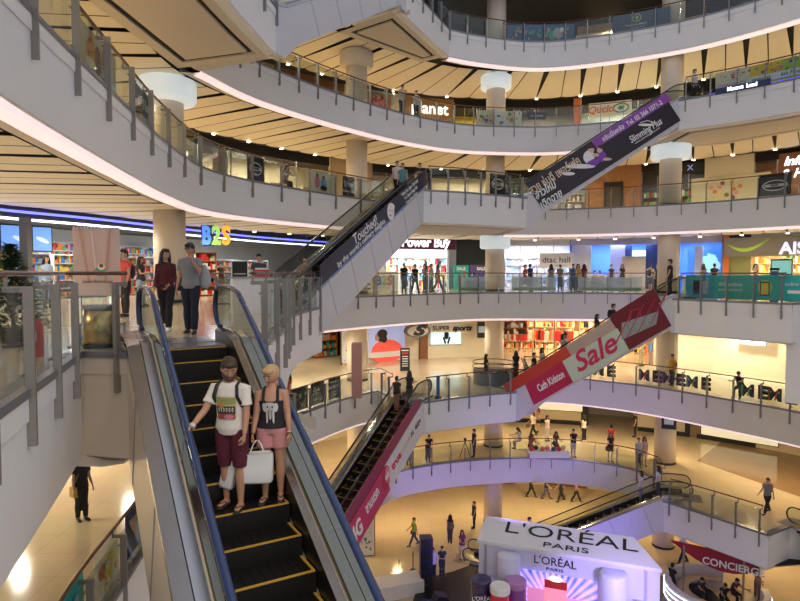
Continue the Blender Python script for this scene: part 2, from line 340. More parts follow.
def build_person(p,skin,hero=False,top=None,topcol=None,sleeve=.42,bot='trousers',botcol=None,hair='short',haircol=None,shoe=None,vox=.022,beard=False):
    """returns list of (name, mesh) in local coordinates"""
    f=p['f']; J=joints(p); out=[]; n=16 if hero else 10
    b=MB(); torso(b,J,f,skin,-.004)
    for k in 'lr':
        pts,rs=legchain(J,k); b.tube(pts,rs,skin,n); pts,rs=armchain(J,k); b.tube(pts,rs,skin,n)
        an,toe=J[k+'an'],J[k+'toe']; b.tube([an+Vector((0,.045,-.045)),an+Vector((0,0,-.04)),an.lerp(toe,.6)+Vector((0,0,-.006)),toe],[.03,.036,.040,.026],skin,n,ry=[.026,.034,.026,.018])
    me=remesh(b,'body',vox,2)
    # join head and hands
    bb=MB(); bb.v=[tuple(v.co) for v in me.vertices]; bb.f=[tuple(q.vertices) for q in me.polygons]; bb.m=[0]*len(bb.f); bb.mats=[skin]
    HM=Matrix.Translation(J['head']-Vector((0,-.004,.028)))@Matrix.Rotation(p['turn'],4,'Z')@Matrix.Rotation(p['lean']*.6+p['nod'],4,'X')@Matrix.Scale(1.10,4)
    place_mb(head_mb(f,skin,hero),bb,HM)
    for s,k in ((1,'l'),(-1,'r')):
        M=Matrix.Translation(J[k+'wr'])@frame_from(J[k+'hd'])
        place_mb(hand_mb(skin,p.get(k+'curl',.35),s),bb,M)
    me2=bpy.data.meshes.new('body'); me2.from_pydata(bb.v,[],bb.f)
    for m in bb.mats: me2.materials.append(m)
    me2.polygons.foreach_set('material_index',bb.m); me2.polygons.foreach_set('use_smooth',[True]*len(me2.polygons)); bpy.data.meshes.remove(me)
    out.append(('body',me2))
    # top
    t=MB(); 
    if top=='tank':
        torso(t,J,f,topcol,.020,z0=-.02,z1=.40)
        for s in (1,-1): 
            a=J['pel']+J['up']*.38; t.tube([a+Vector((s*.085,-.105,-.02)),J['pel']+J['up']*.50+Vector((s*.08,-.06,.02)),J['pel']+J['up']*.535+Vector((s*.075,.0,.01)),J['pel']+J['up']*.5+Vector((s*.08,.06,0)),a+Vector((s*.08,.09,0))],.02,topcol,8)
        out.append(('tank_top',remesh(t,'tank_top',.012 if hero else .02,2)))
    else:
        torso(t,J,f,topcol,.020,z0=-.06,z1=.55,flare=.06)
        for k in 'lr':
            pts,rs=armchain(J,k,.016,sleeve); 
            if sleeve<.6: rs[-1]+=.012
            t.tube(pts,rs,topcol,n)
        out.append(('shirt',remesh(t,'shirt',.012 if hero else vox,2)))
    # bottoms
    t=MB(); ends={'trousers':.985,'shorts':.5,'miniskirt':.3,'skirt':.45,'hotpants':.26}[bot]
    torso(t,J,f,botcol,.010,z0=-.06,z1=.14)
    if bot in ('miniskirt','skirt'):
        L=.28 if bot=='miniskirt' else .48
        a=J['pel']; c=(J['lkn']+J['rkn'])/2; d=(c-a); d=d.normalized()
        t.tube([a+Vector((0,0,.05)),a+d*.1,a+d*L],[.15,.185,.20+.1*L],botcol,20,ry=[.11,.14,.16+.1*L])
    else:
        for k in 'lr':
            pts,rs=legchain(J,k,.016,ends); 
            rs=[r+(.012 if ends<.9 and i>1 else .0)+(.012 if ends>.9 and i>3 else 0) for i,r in enumerate(rs)]; t.tube(pts,rs,botcol,n)
    nm={'trousers':'trousers','shorts':'shorts','hotpants':'shorts'}.get(bot,'skirt')
    out.append((nm,remesh(t,nm,.012 if hero else vox,2)))
    # shoes
    for k in 'lr':
        t=MB(); an,toe=J[k+'an'],J[k+'toe']; 
        if shoe and shoe[0]=='flip':
            t.tube([an+Vector((0,.07,-.072)),an+Vector((0,.0,-.073)),an.lerp(toe,.7)+Vector((0,0,-.035)),toe+Vector((0,-.03,-.027))],[.03,.04,.048,.03],shoe[1],12,ry=.008)
            for s in (1,-1): q=an.lerp(toe,.85); t.tube([q+Vector((0,-.01,.02)),an.lerp(toe,.55)+Vector((s*.03,0,.012)),an.lerp(toe,.4)+Vector((s*.042,0,-.03))],.006,shoe[1],6)
        else:
            t.tube([an+Vector((0,.065,-.045)),an+Vector((0,.01,-.032)),an.lerp(toe,.65)+Vector((0,0,-.008)),toe+Vector((0,-.035,-.006))],[.034,.046,.050,.03],(shoe[1] if shoe else BKSH),12,ry=[.036,.044,.036,.024])
        me=t.build('t'); mm=me.data; bpy.data.objects.remove(me); mm.name='shoe'; mm.polygons.foreach_set('use_smooth',[True]*len(mm.polygons)); out.append(('shoe',mm))
    # hair
    t=MB(); H=HM
    hc=haircol or HBLK
    def hb(c,r): t2=MB(); t2.ball(c,r,hc,16,12); place_mb(t2,t,H)
    hb((0,.022,.030),(.082,.090,.098)); hb((0,-.045,.080),(.062,.050,.040))
    if hair=='short': hb((0,.055,-.02),(.066,.05,.07))
    if hair in('long','bob'):
        L=.30 if hair=='long' else .14
        t2=MB(); t2.tube([(0,.045,.05),(0,.06,-.05),(0,.07,-.05-L*.6),(0,.06,-.05-L)],[.085,.098,.125,.09],hc,16,ry=[.062,.060,.055,.03]); place_mb(t2,t,H)
        for s in (1,-1): t2=MB(); t2.tube([(s*.055,-.03,.07),(s*.080,-.01,0),(s*.088,.0,-.09),(s*.085,-.01,-.05-L*.8)],[.022,.030,.036,.016],hc,8); place_mb(t2,t,H)
    if hair=='tied': hb((0,.10,.02),(.035,.04,.04)); hb((0,.05,-.02),(.070,.05,.06))
    if hair=='beard' or beard:
        t3=MB(); t3.tube([(-.066,-.01,-.02),(-.058,-.045,-.062),(-.03,-.082,-.088),(0,-.092,-.093),(.03,-.082,-.088),(.058,-.045,-.062),(.066,-.01,-.02)],[.008,.014,.016,.018,.016,.014,.008],hc,8); t3.tube([(-.028,-.094,-.048),(0,-.102,-.040),(.028,-.094,-.048)],.006,hc,6); place_mb(t3,t,H)
        hb((0,.055,-.02),(.066,.05,.07))
    me=t.build('t'); mm=me.data; bpy.data.objects.remove(me); mm.name='hair'; mm.polygons.foreach_set('use_smooth',[True]*len(mm.polygons)); out.append(('hair',mm))
    return out,J
BKSH=mat('black_shoe',(.02,.018,.018),.5); WTSH=mat('white_shoe',(.7,.7,.7),.5)
DUM=mat('cloth_plain',(.3,.3,.3),.8)
TPL={}
def template(key,p,**kw):
    TPL[key]=(build_person(p,SK[0],topcol=DUM,botcol=DUM,**kw)[0],p)
template('m_stand',pose(lt=.04,rt=-.05,la=.1,ra=.05,le=.3,re=.2,lb=.12,rb=.12))
template('m_walk',pose(lt=.42,rt=-.30,rk=.25,lk=.05,la=-.35,ra=.4,le=.25,re=.45))
template('m_lean',pose(lean=.32,lt=.0,rt=-.12,la=.55,ra=.6,le=.9,re=.9,lb=.2,rb=.2,lin=.4,rin=.4,nod=.15))
template('m_fold',pose(la=.35,ra=.35,le=1.5,re=1.5,lin=.8,rin=.8,lb=.15,rb=.15,nod=.2))
template('m_sit',pose(lean=.35,lt=1.45,rt=1.4,lk=1.45,rk=1.5,la=.7,ra=.6,le=.7,re=.8,nod=.2,spread=.15))
template('f_stand',pose(f=1,lt=.03,rt=-.04,la=.05,ra=.35,le=.3,re=1.3,rin=.3),hair='long')
template('f_walk',pose(f=1,lt=.38,rt=-.28,rk=.3,la=-.25,ra=.35,le=.3,re=.6),hair='long')
template('f_skirt',pose(f=1,lt=.05,rt=-.08,la=.2,ra=.4,le=.9,re=1.2,rin=.4,lin=.3),hair='long',bot='miniskirt')
template('m_shorts',pose(lt=.05,rt=-.06,la=.5,ra=.5,le=1.1,re=1.1,lin=.5,rin=.5,nod=.25),bot='shorts')
template('f_sit',pose(f=1,lean=.25,lt=1.45,rt=1.4,lk=1.45,rk=1.5,la=.6,ra=.6,le=.8,re=.8,nod=.3),hair='long')
CLM={}
def cloth(c):
    c=tuple(round(x,3) for x in c)
    if c not in CLM: CLM[c]=mat('cloth_%d'%len(CLM),c,.85,var=.12,scale=12)
    return CLM[c]
def crowd(key,x,y,z,rz,label,top=(.1,.1,.1),bot=(.03,.03,.04),skin=0,hair=None,h=1.68,shoe=None,bag=None,group='shoppers around the atrium',cut=None):
    parts,p=TPL[key]; s=h/1.74
    root=empty('person',(x,y,z),rz,label,'person',group); root.scale=(s,s,s)
    for nm,me in parts:
        o=bpy.data.objects.new(nm,me); col.objects.link(o); o.parent=root
        if nm=='body' and skin: o.material_slots[0].link='OBJECT'; o.material_slots[0].material=SK[skin]
        c={'shirt':top,'tank_top':top,'trousers':bot,'shorts':bot,'skirt':bot}.get(nm)
        if c: o.material_slots[0].link='OBJECT'; o.material_slots[0].material=cloth(c)
        if nm=='hair' and hair: o.material_slots[0].link='OBJECT'; o.material_slots[0].material=hair
        if nm=='shoe' and shoe: o.material_slots[0].link='OBJECT'; o.material_slots[0].material=shoe
    if bag:
        kd,c=bag; J=joints(p)
        if kd=='backpack':
            m=MB(); m.tube([(0,.17,1.02),(0,.20,1.12),(0,.20,1.30),(0,.16,1.42)],[.11,.14,.14,.09],cloth(c),12,ry=[.05,.08,.08,.05]); m.build('backpack',root,smooth=True)
        else:
            q=J['rwr']+Vector((-.02,0,-.1)) if kd=='hand' else J['pel']+Vector((-.2,0,.0)); m=MB(); m.box((q.x,q.y,q.z-.14),(.10,.28,.26),cloth(c),taper=.85); m.tube([(q.x,q.y-.08,q.z),(q.x,q.y,q.z+.1),(q.x,q.y+.08,q.z)],.008,cloth(c),6)
            if kd=='shoulder': m.tube([(q.x,q.y,q.z),(q.x+.06,-.12,1.25),(.02,-.03,1.47),(q.x+.1,.12,1.2)],.012,cloth(c),6)
            m.build('bag',root)
    return root
# ---------------------------------------------------------------- slabs, fascias, ceilings
PETAL=mat('cream_petal',(.78,.71,.57),.55,var=.04,scale=2)
TRIMG=mat('grey_edge_trim',(.25,.25,.28),.4,.5)
PLUM=mat('concession_paint',(.3,.02,.06),.4)
def petals(z,level,ring,mb,o0=1.05,o1=6.9,skip=None):
    L=smooth(ring,.1); N=[(n.lerp(Vector((.12,1)),.45).normalized() if n.x>0 and n.y>0 else n) for n in normals(L)]; s=0;acc=0;marks=[]
    for i in range(1,len(L)):
        acc+=(L[i]-L[i-1]).length
        if acc>=.98: acc=0; marks.append(i)
    for k in range(len(marks)-1):
        a,b=marks[k],marks[k+1]
        wa=(.01,.15)[k%2]; wb=(.15,.01)[k%2]
        pa,pb=L[a],L[b]; na,nb=N[a],N[b]; t=(pb-pa).normalized()
        q0=pa+na*o0+t*wa; q1=pb+nb*o0-t*wb
        def P(u,o):  # u 0..1 across
            A=pa+na*o+t*(wa*(1-(o-o0)/(o1-o0))+.018); B=pb+nb*o-t*(wb*(1-(o-o0)/(o1-o0))+.03)
            return A.lerp(B,u)
        poly=[]
        for j in range(9):
            u=j/8; poly.append(P(u,o1-.18*(1-math.sin(PI*u)**.5)))
        outer=[P(1,o0),P(0,o0)]
        v=[]
        rows=8
        vs=[];fs=[]
        for r in range(rows+1):
            w=r/rows
            for j in range(9):
                e=poly[j]; st=P(j/8,o0); p=st.lerp(e,w)
                sag=.02*math.sin(PI*j/8)*w**2
                vs.append((p.x,p.y,z-1.44-sag))
        for r in range(rows):
            for j in range(8):
                c=r*9+j; fs.append((c,c+1,c+10,c+9))
        mb.add(vs,fs,PETAL)
    return [(L[m]+N[m]*(o1-.15)) for m in marks], [N[m] for m in marks]
LIGHTS=[]
def flat(m,vs,z,mm): m.add([(p[0],p[1],z) for p in vs],[tuple(range(len(vs)))],mm)
RINGS={}
for k,(z,L,R) in EDGE.items():
    m=MB(); vs=[(p.x,p.y) for p in L]+OUT
    flat(m,vs,z,FLOOR); flat(m,vs,z-.3,DARK); struct(m.build('floor'))
    if k=='lobby':   # a notch: keep the soffit above the escalator opening clear
        pass
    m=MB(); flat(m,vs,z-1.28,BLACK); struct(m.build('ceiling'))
    # fascia runs
    m=MB(); cv=MB()
    for s,rail in R:
        n=offset(s,0)
        def lay(o,dz): return [(p.x,p.y,z+dz) for p in offset(s,o)]
        fm=BEIGE if (k=='lobby' and abs(s[0].x+4.62)<.01 and len(s)<6) else WHITE
        m.strip(lay(-.0,0.0),lay(0,-1.5),fm); m.strip(lay(-.025,-.02),lay(-.025,-.30),fm); m.strip(lay(-.025,-.30),lay(0,-.30),fm); m.strip(lay(0,0),lay(-.025,-.02),TRIMG)
        m.strip(lay(0,0),lay(.25,0.012),TRIMG)
        m.strip(lay(-.045,.03),lay(-.045,-.06),TRIMG); m.strip(lay(-.045,.03),lay(.06,.03),TRIMG)
        m.strip(lay(0,-1.5),lay(.08,-1.56),fm); m.strip(lay(.08,-1.56),lay(.35,-1.57),SOFF if len(s)<12 else COVE if False else WHITE)
        m.strip(lay(.35,-1.57),lay(.95,-1.46),SOFF); m.strip(lay(.95,-1.46),lay(.95,-1.25),SOFF)
    struct(m.build('wall_fascia',smooth=False))
def cove(level,pts,z,pat=None):
    s=smooth(pts,.5); m=MB()
    a=offset(s,.02);b=offset(s,.10);c=offset(s,.34)
    m.strip([(p.x,p.y,z-1.50) for p in a],[(p.x,p.y,z-1.62) for p in b],COVE); m.strip([(p.x,p.y,z-1.62) for p in b],[(p.x,p.y,z-1.66) for p in c],COVE); m.strip([(p.x,p.y,z-1.66) for p in c],[(p.x,p.y,z-1.55) for p in c],SOFF)
    o=m.build('cove_light_strip'); return o
cove('third',[(2.8,35.1),(4.7,36.05)]+RINGR,30).name='trim_1'
cove('second',[(-7.2,22.3),(-6.0,25.8),(-3.35,29.9),(0,33.8),(3.6,36.4),(7.8,37.1),(10.6,36.6),(14.2,35.2)],25)
cove('first',RINGL+[(-0.9,33.0)],20)
cove('first',[(6.3,36.7)]+RINGR[:4]+[(19.4,29.8)]+RINGR[5:],20)
cove('lobby',[(-6.9,22.5),(-5.9,25.2),(-3.5,27.9),(-2,29.7),(1,32.7),(4.6,35.2),(9.2,35.3),(12,34.8),(14.3,34.0)],15)
cove('lower',[(-6.0,14.7),(-5.9,20),(-5.1,24),(-4.1,26.7),(-2.6,29.6),(-1.1,31.5)],10)
cove('lower',[(7.4,36.0),(10.2,35.2),(13.2,33),(15.7,29.7),(17.7,26.5),(19.5,22)],10)
for i,o in enumerate([o for o in bpy.data.objects if o.name.startswith(('cove_light_strip','trim_1'))]):
    o.name='trim_%d'%(i+1); struct(o)
# ceiling petals per level (underside of the slab above each walkway)
DL=[]
RING2={'third':FULL,'second':[(-2.5,-3),(-4.0,3),(-5.2,8),(-5.75,10.8),(-6.3,14),(-6.9,18)]+[(-7.15,22.3),(-6.0,25.8),(-3.35,29.9),(0,33.8),(3.6,36.4),(7.8,37.1),(10.6,36.6),(14.8,34.7)]+RINGR[3:],
 'first':FULL,'lobby':[(-9,3),(-8.6,8),(-8.2,14),(-8,18)]+[(-6.9,22.5),(-5.9,25.2),(-3.5,27.9),(-2,29.7),(1,32.7),(4.6,35.2),(9.2,35.3),(12,34.8),(14.8,33.6)]+RINGR[3:],
 'lower':[(-5.3,9),(-5.75,11.8),(-6.0,14.7),(-5.9,20),(-5.1,24),(-4.1,26.7),(-2.0,30.2),(1.5,33.8),(7.4,36.0),(10.2,35.2),(13.2,33),(15.7,29.7),(17.7,26.5),(19.5,22),(20,14)],
 'basement':[(-5,12),(-5.6,17),(-5.3,20.5),(-2.9,26),(-1,32.3),(1.7,34.7),(6.1,36.0),(9.7,35.9),(13,34.4),(17,30.5),(20,26),(21.5,18)]}
for k,(z,L,R) in EDGE.items():
    m=MB(); pts,ns=petals(z,k,RING2[k],m); o=m.build('ceiling',smooth=True); struct(o)
    for i in range(1,len(pts),2):
        DL.append((pts[i],z-1.5,k))
# plain soffits under the landing blocks, each with a black shadow slot
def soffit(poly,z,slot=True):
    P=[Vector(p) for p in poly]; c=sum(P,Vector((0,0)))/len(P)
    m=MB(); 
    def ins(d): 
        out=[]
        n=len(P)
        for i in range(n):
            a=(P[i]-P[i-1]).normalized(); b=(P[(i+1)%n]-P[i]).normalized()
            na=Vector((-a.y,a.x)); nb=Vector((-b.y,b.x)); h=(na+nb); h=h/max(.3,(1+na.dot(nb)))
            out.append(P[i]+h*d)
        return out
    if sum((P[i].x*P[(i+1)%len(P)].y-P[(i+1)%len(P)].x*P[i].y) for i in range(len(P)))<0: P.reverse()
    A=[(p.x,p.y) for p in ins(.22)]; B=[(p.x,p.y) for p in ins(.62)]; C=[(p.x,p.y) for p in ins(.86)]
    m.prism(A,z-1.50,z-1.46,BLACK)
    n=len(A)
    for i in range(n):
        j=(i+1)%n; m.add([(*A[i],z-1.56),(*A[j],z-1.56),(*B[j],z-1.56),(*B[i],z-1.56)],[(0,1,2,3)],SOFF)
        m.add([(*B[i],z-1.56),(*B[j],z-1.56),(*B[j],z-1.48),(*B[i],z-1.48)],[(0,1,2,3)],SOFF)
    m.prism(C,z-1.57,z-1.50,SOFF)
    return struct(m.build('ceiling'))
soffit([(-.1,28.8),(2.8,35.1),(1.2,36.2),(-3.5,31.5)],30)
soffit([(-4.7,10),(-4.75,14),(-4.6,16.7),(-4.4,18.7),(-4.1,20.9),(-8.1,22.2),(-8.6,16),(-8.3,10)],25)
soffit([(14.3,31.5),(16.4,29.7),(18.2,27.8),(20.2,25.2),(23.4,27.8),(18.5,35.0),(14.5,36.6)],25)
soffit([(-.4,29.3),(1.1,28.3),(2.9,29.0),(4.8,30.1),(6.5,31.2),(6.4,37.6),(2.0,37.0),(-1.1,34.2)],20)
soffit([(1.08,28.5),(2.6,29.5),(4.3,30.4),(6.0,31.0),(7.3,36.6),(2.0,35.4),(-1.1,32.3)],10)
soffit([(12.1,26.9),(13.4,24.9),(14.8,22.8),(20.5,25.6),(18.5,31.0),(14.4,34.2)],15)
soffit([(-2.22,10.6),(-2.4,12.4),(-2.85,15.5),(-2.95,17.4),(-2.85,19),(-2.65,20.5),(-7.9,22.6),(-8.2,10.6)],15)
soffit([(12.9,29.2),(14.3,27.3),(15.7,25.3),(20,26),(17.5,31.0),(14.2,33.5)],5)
m=MB(); m.box((8,30,-.06),(110,90,.12),FLOOR); struct(m.build('ground'))
# top slab above the third level
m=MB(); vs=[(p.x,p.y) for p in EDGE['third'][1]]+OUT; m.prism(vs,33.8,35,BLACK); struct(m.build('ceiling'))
# ---------------------------------------------------------------- round columns with drum heads
COLM=mat('column_paint',(.70,.62,.50),.5,var=.03)
DRUM=mat('frosted_drum',(.85,.9,.92),.5,emit=.38,ecol=(.75,.92,1.0),var=.02)
DRUMO=mat('unlit_drum',(.72,.66,.57),.5,var=.02)
cols=[(-8.95,23.6),(-2.45,34.6),(6.05,38.7),(15.6,35.2)]
zs=[0,5,10,15,20,25,30]
DRS={(25,-2.45):(0,'plain beige drum collar on the column at the third tier, left of the big lettering'),(25,6.05):(1,'glowing white drum collar on the middle column of the third tier'),(20,-8.95):(1,'glowing white drum collar on the nearest left column behind the sweeping railing'),(20,15.6):(1,'glowing white drum collar on the column under the purple advert top'),(15,6.05):(1,'glowing white drum collar just below the upper centre landing')}
for x,y in cols:
    for z in zs:
        m=MB(); m.lathe([(.60,0),(.60,3.75)],(0,0,0),COLM,28); m.lathe([(.62,.0),(.62,.12)],(0,0,0),DARK,28)
        o=m.build('wall_column',loc=(x,y,z)); o.data.polygons.foreach_set('use_smooth',[len(p.vertices)==4 for p in o.data.polygons]); struct(o)
        if (z,x) in DRS:
            lit,lb=DRS[(z,x)]; R_=1.08 if x>15 or x<-8 else .95
            m=MB(); m.lathe([(.62,-.28),(R_-.08,-.26),(R_,-.16),(R_,.5),(R_-.06,.56),(.3,.56)],(0,0,0),DRUM if lit else DRUMO,32)
            o=m.build('column_drum_light',loc=(x,y,z+2.95)); o.data.polygons.foreach_set('use_smooth',[len(p.vertices)==4 for p in o.data.polygons]); tag(o,lb,'column light','drum collars on round columns')
m=MB(); m.box((15.85,22.9,12.35),(1.7,1.1,2.4),WHITE,-.9); struct(m.build('wall_bulkhead'))
m=MB(); flat(m,[at(697,461,5),at(800,497,5),(34,27),(34,44),at(744,424,5)],5.006,mat('brown_stone_floor',(.30,.19,.10),.12,var=.15,scale=.8)); struct(m.build('floor_patch'))
# ---------------------------------------------------------------- railings
def post_mesh(m_,w=.055,d=.12,drop=.62,h=1.02):
    m=MB(); m.box((0,-.04,(h-drop)/2),(w*.75,d,h+drop),m_); m.box((0,.07,h-.03),(w*.7,.22,.06),m_); m.box((0,.15,h+.03),(w*.5,.03,.12),m_)
    for zz in (.15,.82): m.tube([(-.07,.03,zz),(.07,.03,zz)],.02,m_,6)
    return m
MOUTH=[(z,Vector(q[j])) for z,L,R_ in EDGE.values() for q,r_ in R_ if not r_ for j in (0,-1)]
def trim(s,z,d=.30):
    s=list(s)
    if z==15 and s[0].y<8 and s[0].x<0: return s
    for end in (0,-1):
        if any(abs(z-mz)<.1 and (s[end]-mp).length<.3 for mz,mp in MOUTH):
            rem=d
            while len(s)>2:
                a,b=(s[0],s[1]) if end==0 else (s[-1],s[-2]); l=(b-a).length
                if l>rem: s[end]=a.lerp(b,rem/l); break
                rem-=l; s.pop(end)
            else:
                a,b=(s[0],s[1]) if end==0 else (s[-1],s[-2]); s[end]=a.lerp(b,min(.4,rem/(b-a).length))
    return s
def railing(label,z,runs,m_=POST,spacing=1.25,w=.055,d=.12,drop=.62,group=None,starts=None,gm=GLASS,H=1.18):
    cx,cy=runs[0][0]
    root=empty('glass_railing',(cx,cy,z),0,label,'railing',group)
    pm=post_mesh(m_,w,d,drop); proto=None; gproto=None
    for pts in runs:
        s=trim([Vector(p) if not isinstance(p,Vector) else p for p in pts],z)
        off=offset(s,.13)
        m=MB(); m.tube([(p.x-cx,p.y-cy,H-.035) for p in off],.04,RAIL,8,ry=.028); m.build('handrail',root,smooth=True)
        # arc length
        acc=[0]
        for i in range(1,len(s)): acc.append(acc[-1]+(s[i]-s[i-1]).length)
        n=max(1,round(acc[-1]/spacing)); P=[]
        for k in range(n+1):
            t=acc[-1]*k/n; t=min(max(t,.05),acc[-1]-.05)
            for i in range(1,len(s)):
                if acc[i]>=t-1e-9: break
            q=(t-acc[i-1])/max(1e-9,acc[i]-acc[i-1]); P.append((s[i-1].lerp(s[i],q),(s[i]-s[i-1]).normalized()))
        for k,(p,t) in enumerate(P):
            a=math.atan2(t.y,t.x)
            if proto is None: proto=pm.build('post',root); o=proto
            else: o=proto.copy(); col.objects.link(o)
            o.location=(p.x-cx,p.y-cy,0); o.rotation_euler.z=a
            if k:
                q=P[k-1][0]; mid=(p+q)/2; dd=p-q; L=dd.length
                if L<.15: continue
                if gproto is None:
                    g=MB().box((0,.03,.53),(1,.012,.96),gm); gproto=g.build('glass_panel',root); o=gproto
                else: o=gproto.copy(); col.objects.link(o)
                o.location=(mid.x-cx,mid.y-cy,0); o.rotation_euler.z=math.atan2(dd.y,dd.x); o.scale=(L-.07,1,1)
    return root
def sub(s,x0=None,fn=None): return [p for p in s if fn(p)]
E3,E2,E1,E0,Em,Eb=[EDGE[k][2] for k in ('third','second','first','lobby','lower','basement')]
near=lambda s,c: sub(s,fn=c)
railing('glass railing along the curved topmost balcony, right of the white block',30,[E3[2][0],near(E3[3][0],lambda p:p.y>16)],group='atrium glass railings')
railing('glass railing around the landing at the foot of the topmost white escalator',25,[near(E2[0][0],lambda p:p.y>12)],group='atrium glass railings')
railing('glass railing of the third tier from top, below the big lettering wall',25,[E2[3][0]],group='atrium glass railings')
railing('glass railing on the right landing atop the purple advert escalator',25,[E2[6][0],near(E2[7][0],lambda p:p.y>16)],group='atrium glass railings')
railing('long glass railing sweeping overhead from top left down to the centre',20,[near(E1[0][0],lambda p:p.y>5)],m_=POSTN,w=.075,d=.13,drop=.7,spacing=1.85,group='atrium glass railings')
railing('glass railing on the centre landing between the two advert escalators, upper',20,[E1[3][0]],spacing=1.0,group='atrium glass railings')
railing('glass railing behind and right of the purple advert escalator foot',20,[E1[5][0],near(E1[6][0],lambda p:p.y>14)],group='atrium glass railings')
railing('brown topped glass railing with thick steel posts at the near left',15,[near(E0[0][0],lambda p:p.y>2.5)[:-1]+[Vector((-4.62,8.6)),Vector((-4.5,8.66)),Vector((-4.2,8.62)),Vector((-3.96,8.57))]],m_=POSTN,w=.075,d=.09,drop=.55,spacing=1.22,group='atrium glass railings')
railing('curved glass railing just right of the main escalator top',15,[E0[3][0]],m_=POSTN,w=.08,d=.1,drop=.8,spacing=1.35,group='atrium glass railings')
railing('glass railing across the middle in front of the electronics shops',15,[E0[5][0] if not E0[5][1] else E0[5][0],E0[6][0]],group='atrium glass railings')
railing('glass railing with turquoise banners on the right landing',15,[E0[9][0]],spacing=1.0,group='atrium glass railings')
railing('wooden topped railing curving below at the lower left corner',10,[near(Em[0][0],lambda p:6<p.y<24.3)],m_=POSTN,w=.07,d=.12,drop=.7,spacing=1.7,group='atrium glass railings')
railing('glass railing left of the pink advert escalator top',10,[near(Em[0][0],lambda p:p.y>24.2)+Em[1][0][1:]],group='atrium glass railings')
railing('glass railing on the centre landing between pink and red adverts',10,[Em[3][0]],spacing=1.15,group='atrium glass railings')
railing('glass railing with colourful lettering stickers at the right',10,[Em[5][0],near(Em[6][0],lambda p:p.y>20.5)],group='atrium glass railings')
railing('curved glass railing above the booth, below the centre landing',5,[near(Eb[3][0],lambda p:p.y>26),Eb[4][0]],group='atrium glass railings')
railing('glass railing on the landing at the head of the blue lit escalator',5,[Eb[6][0]],spacing=1.2,group='atrium glass railings')
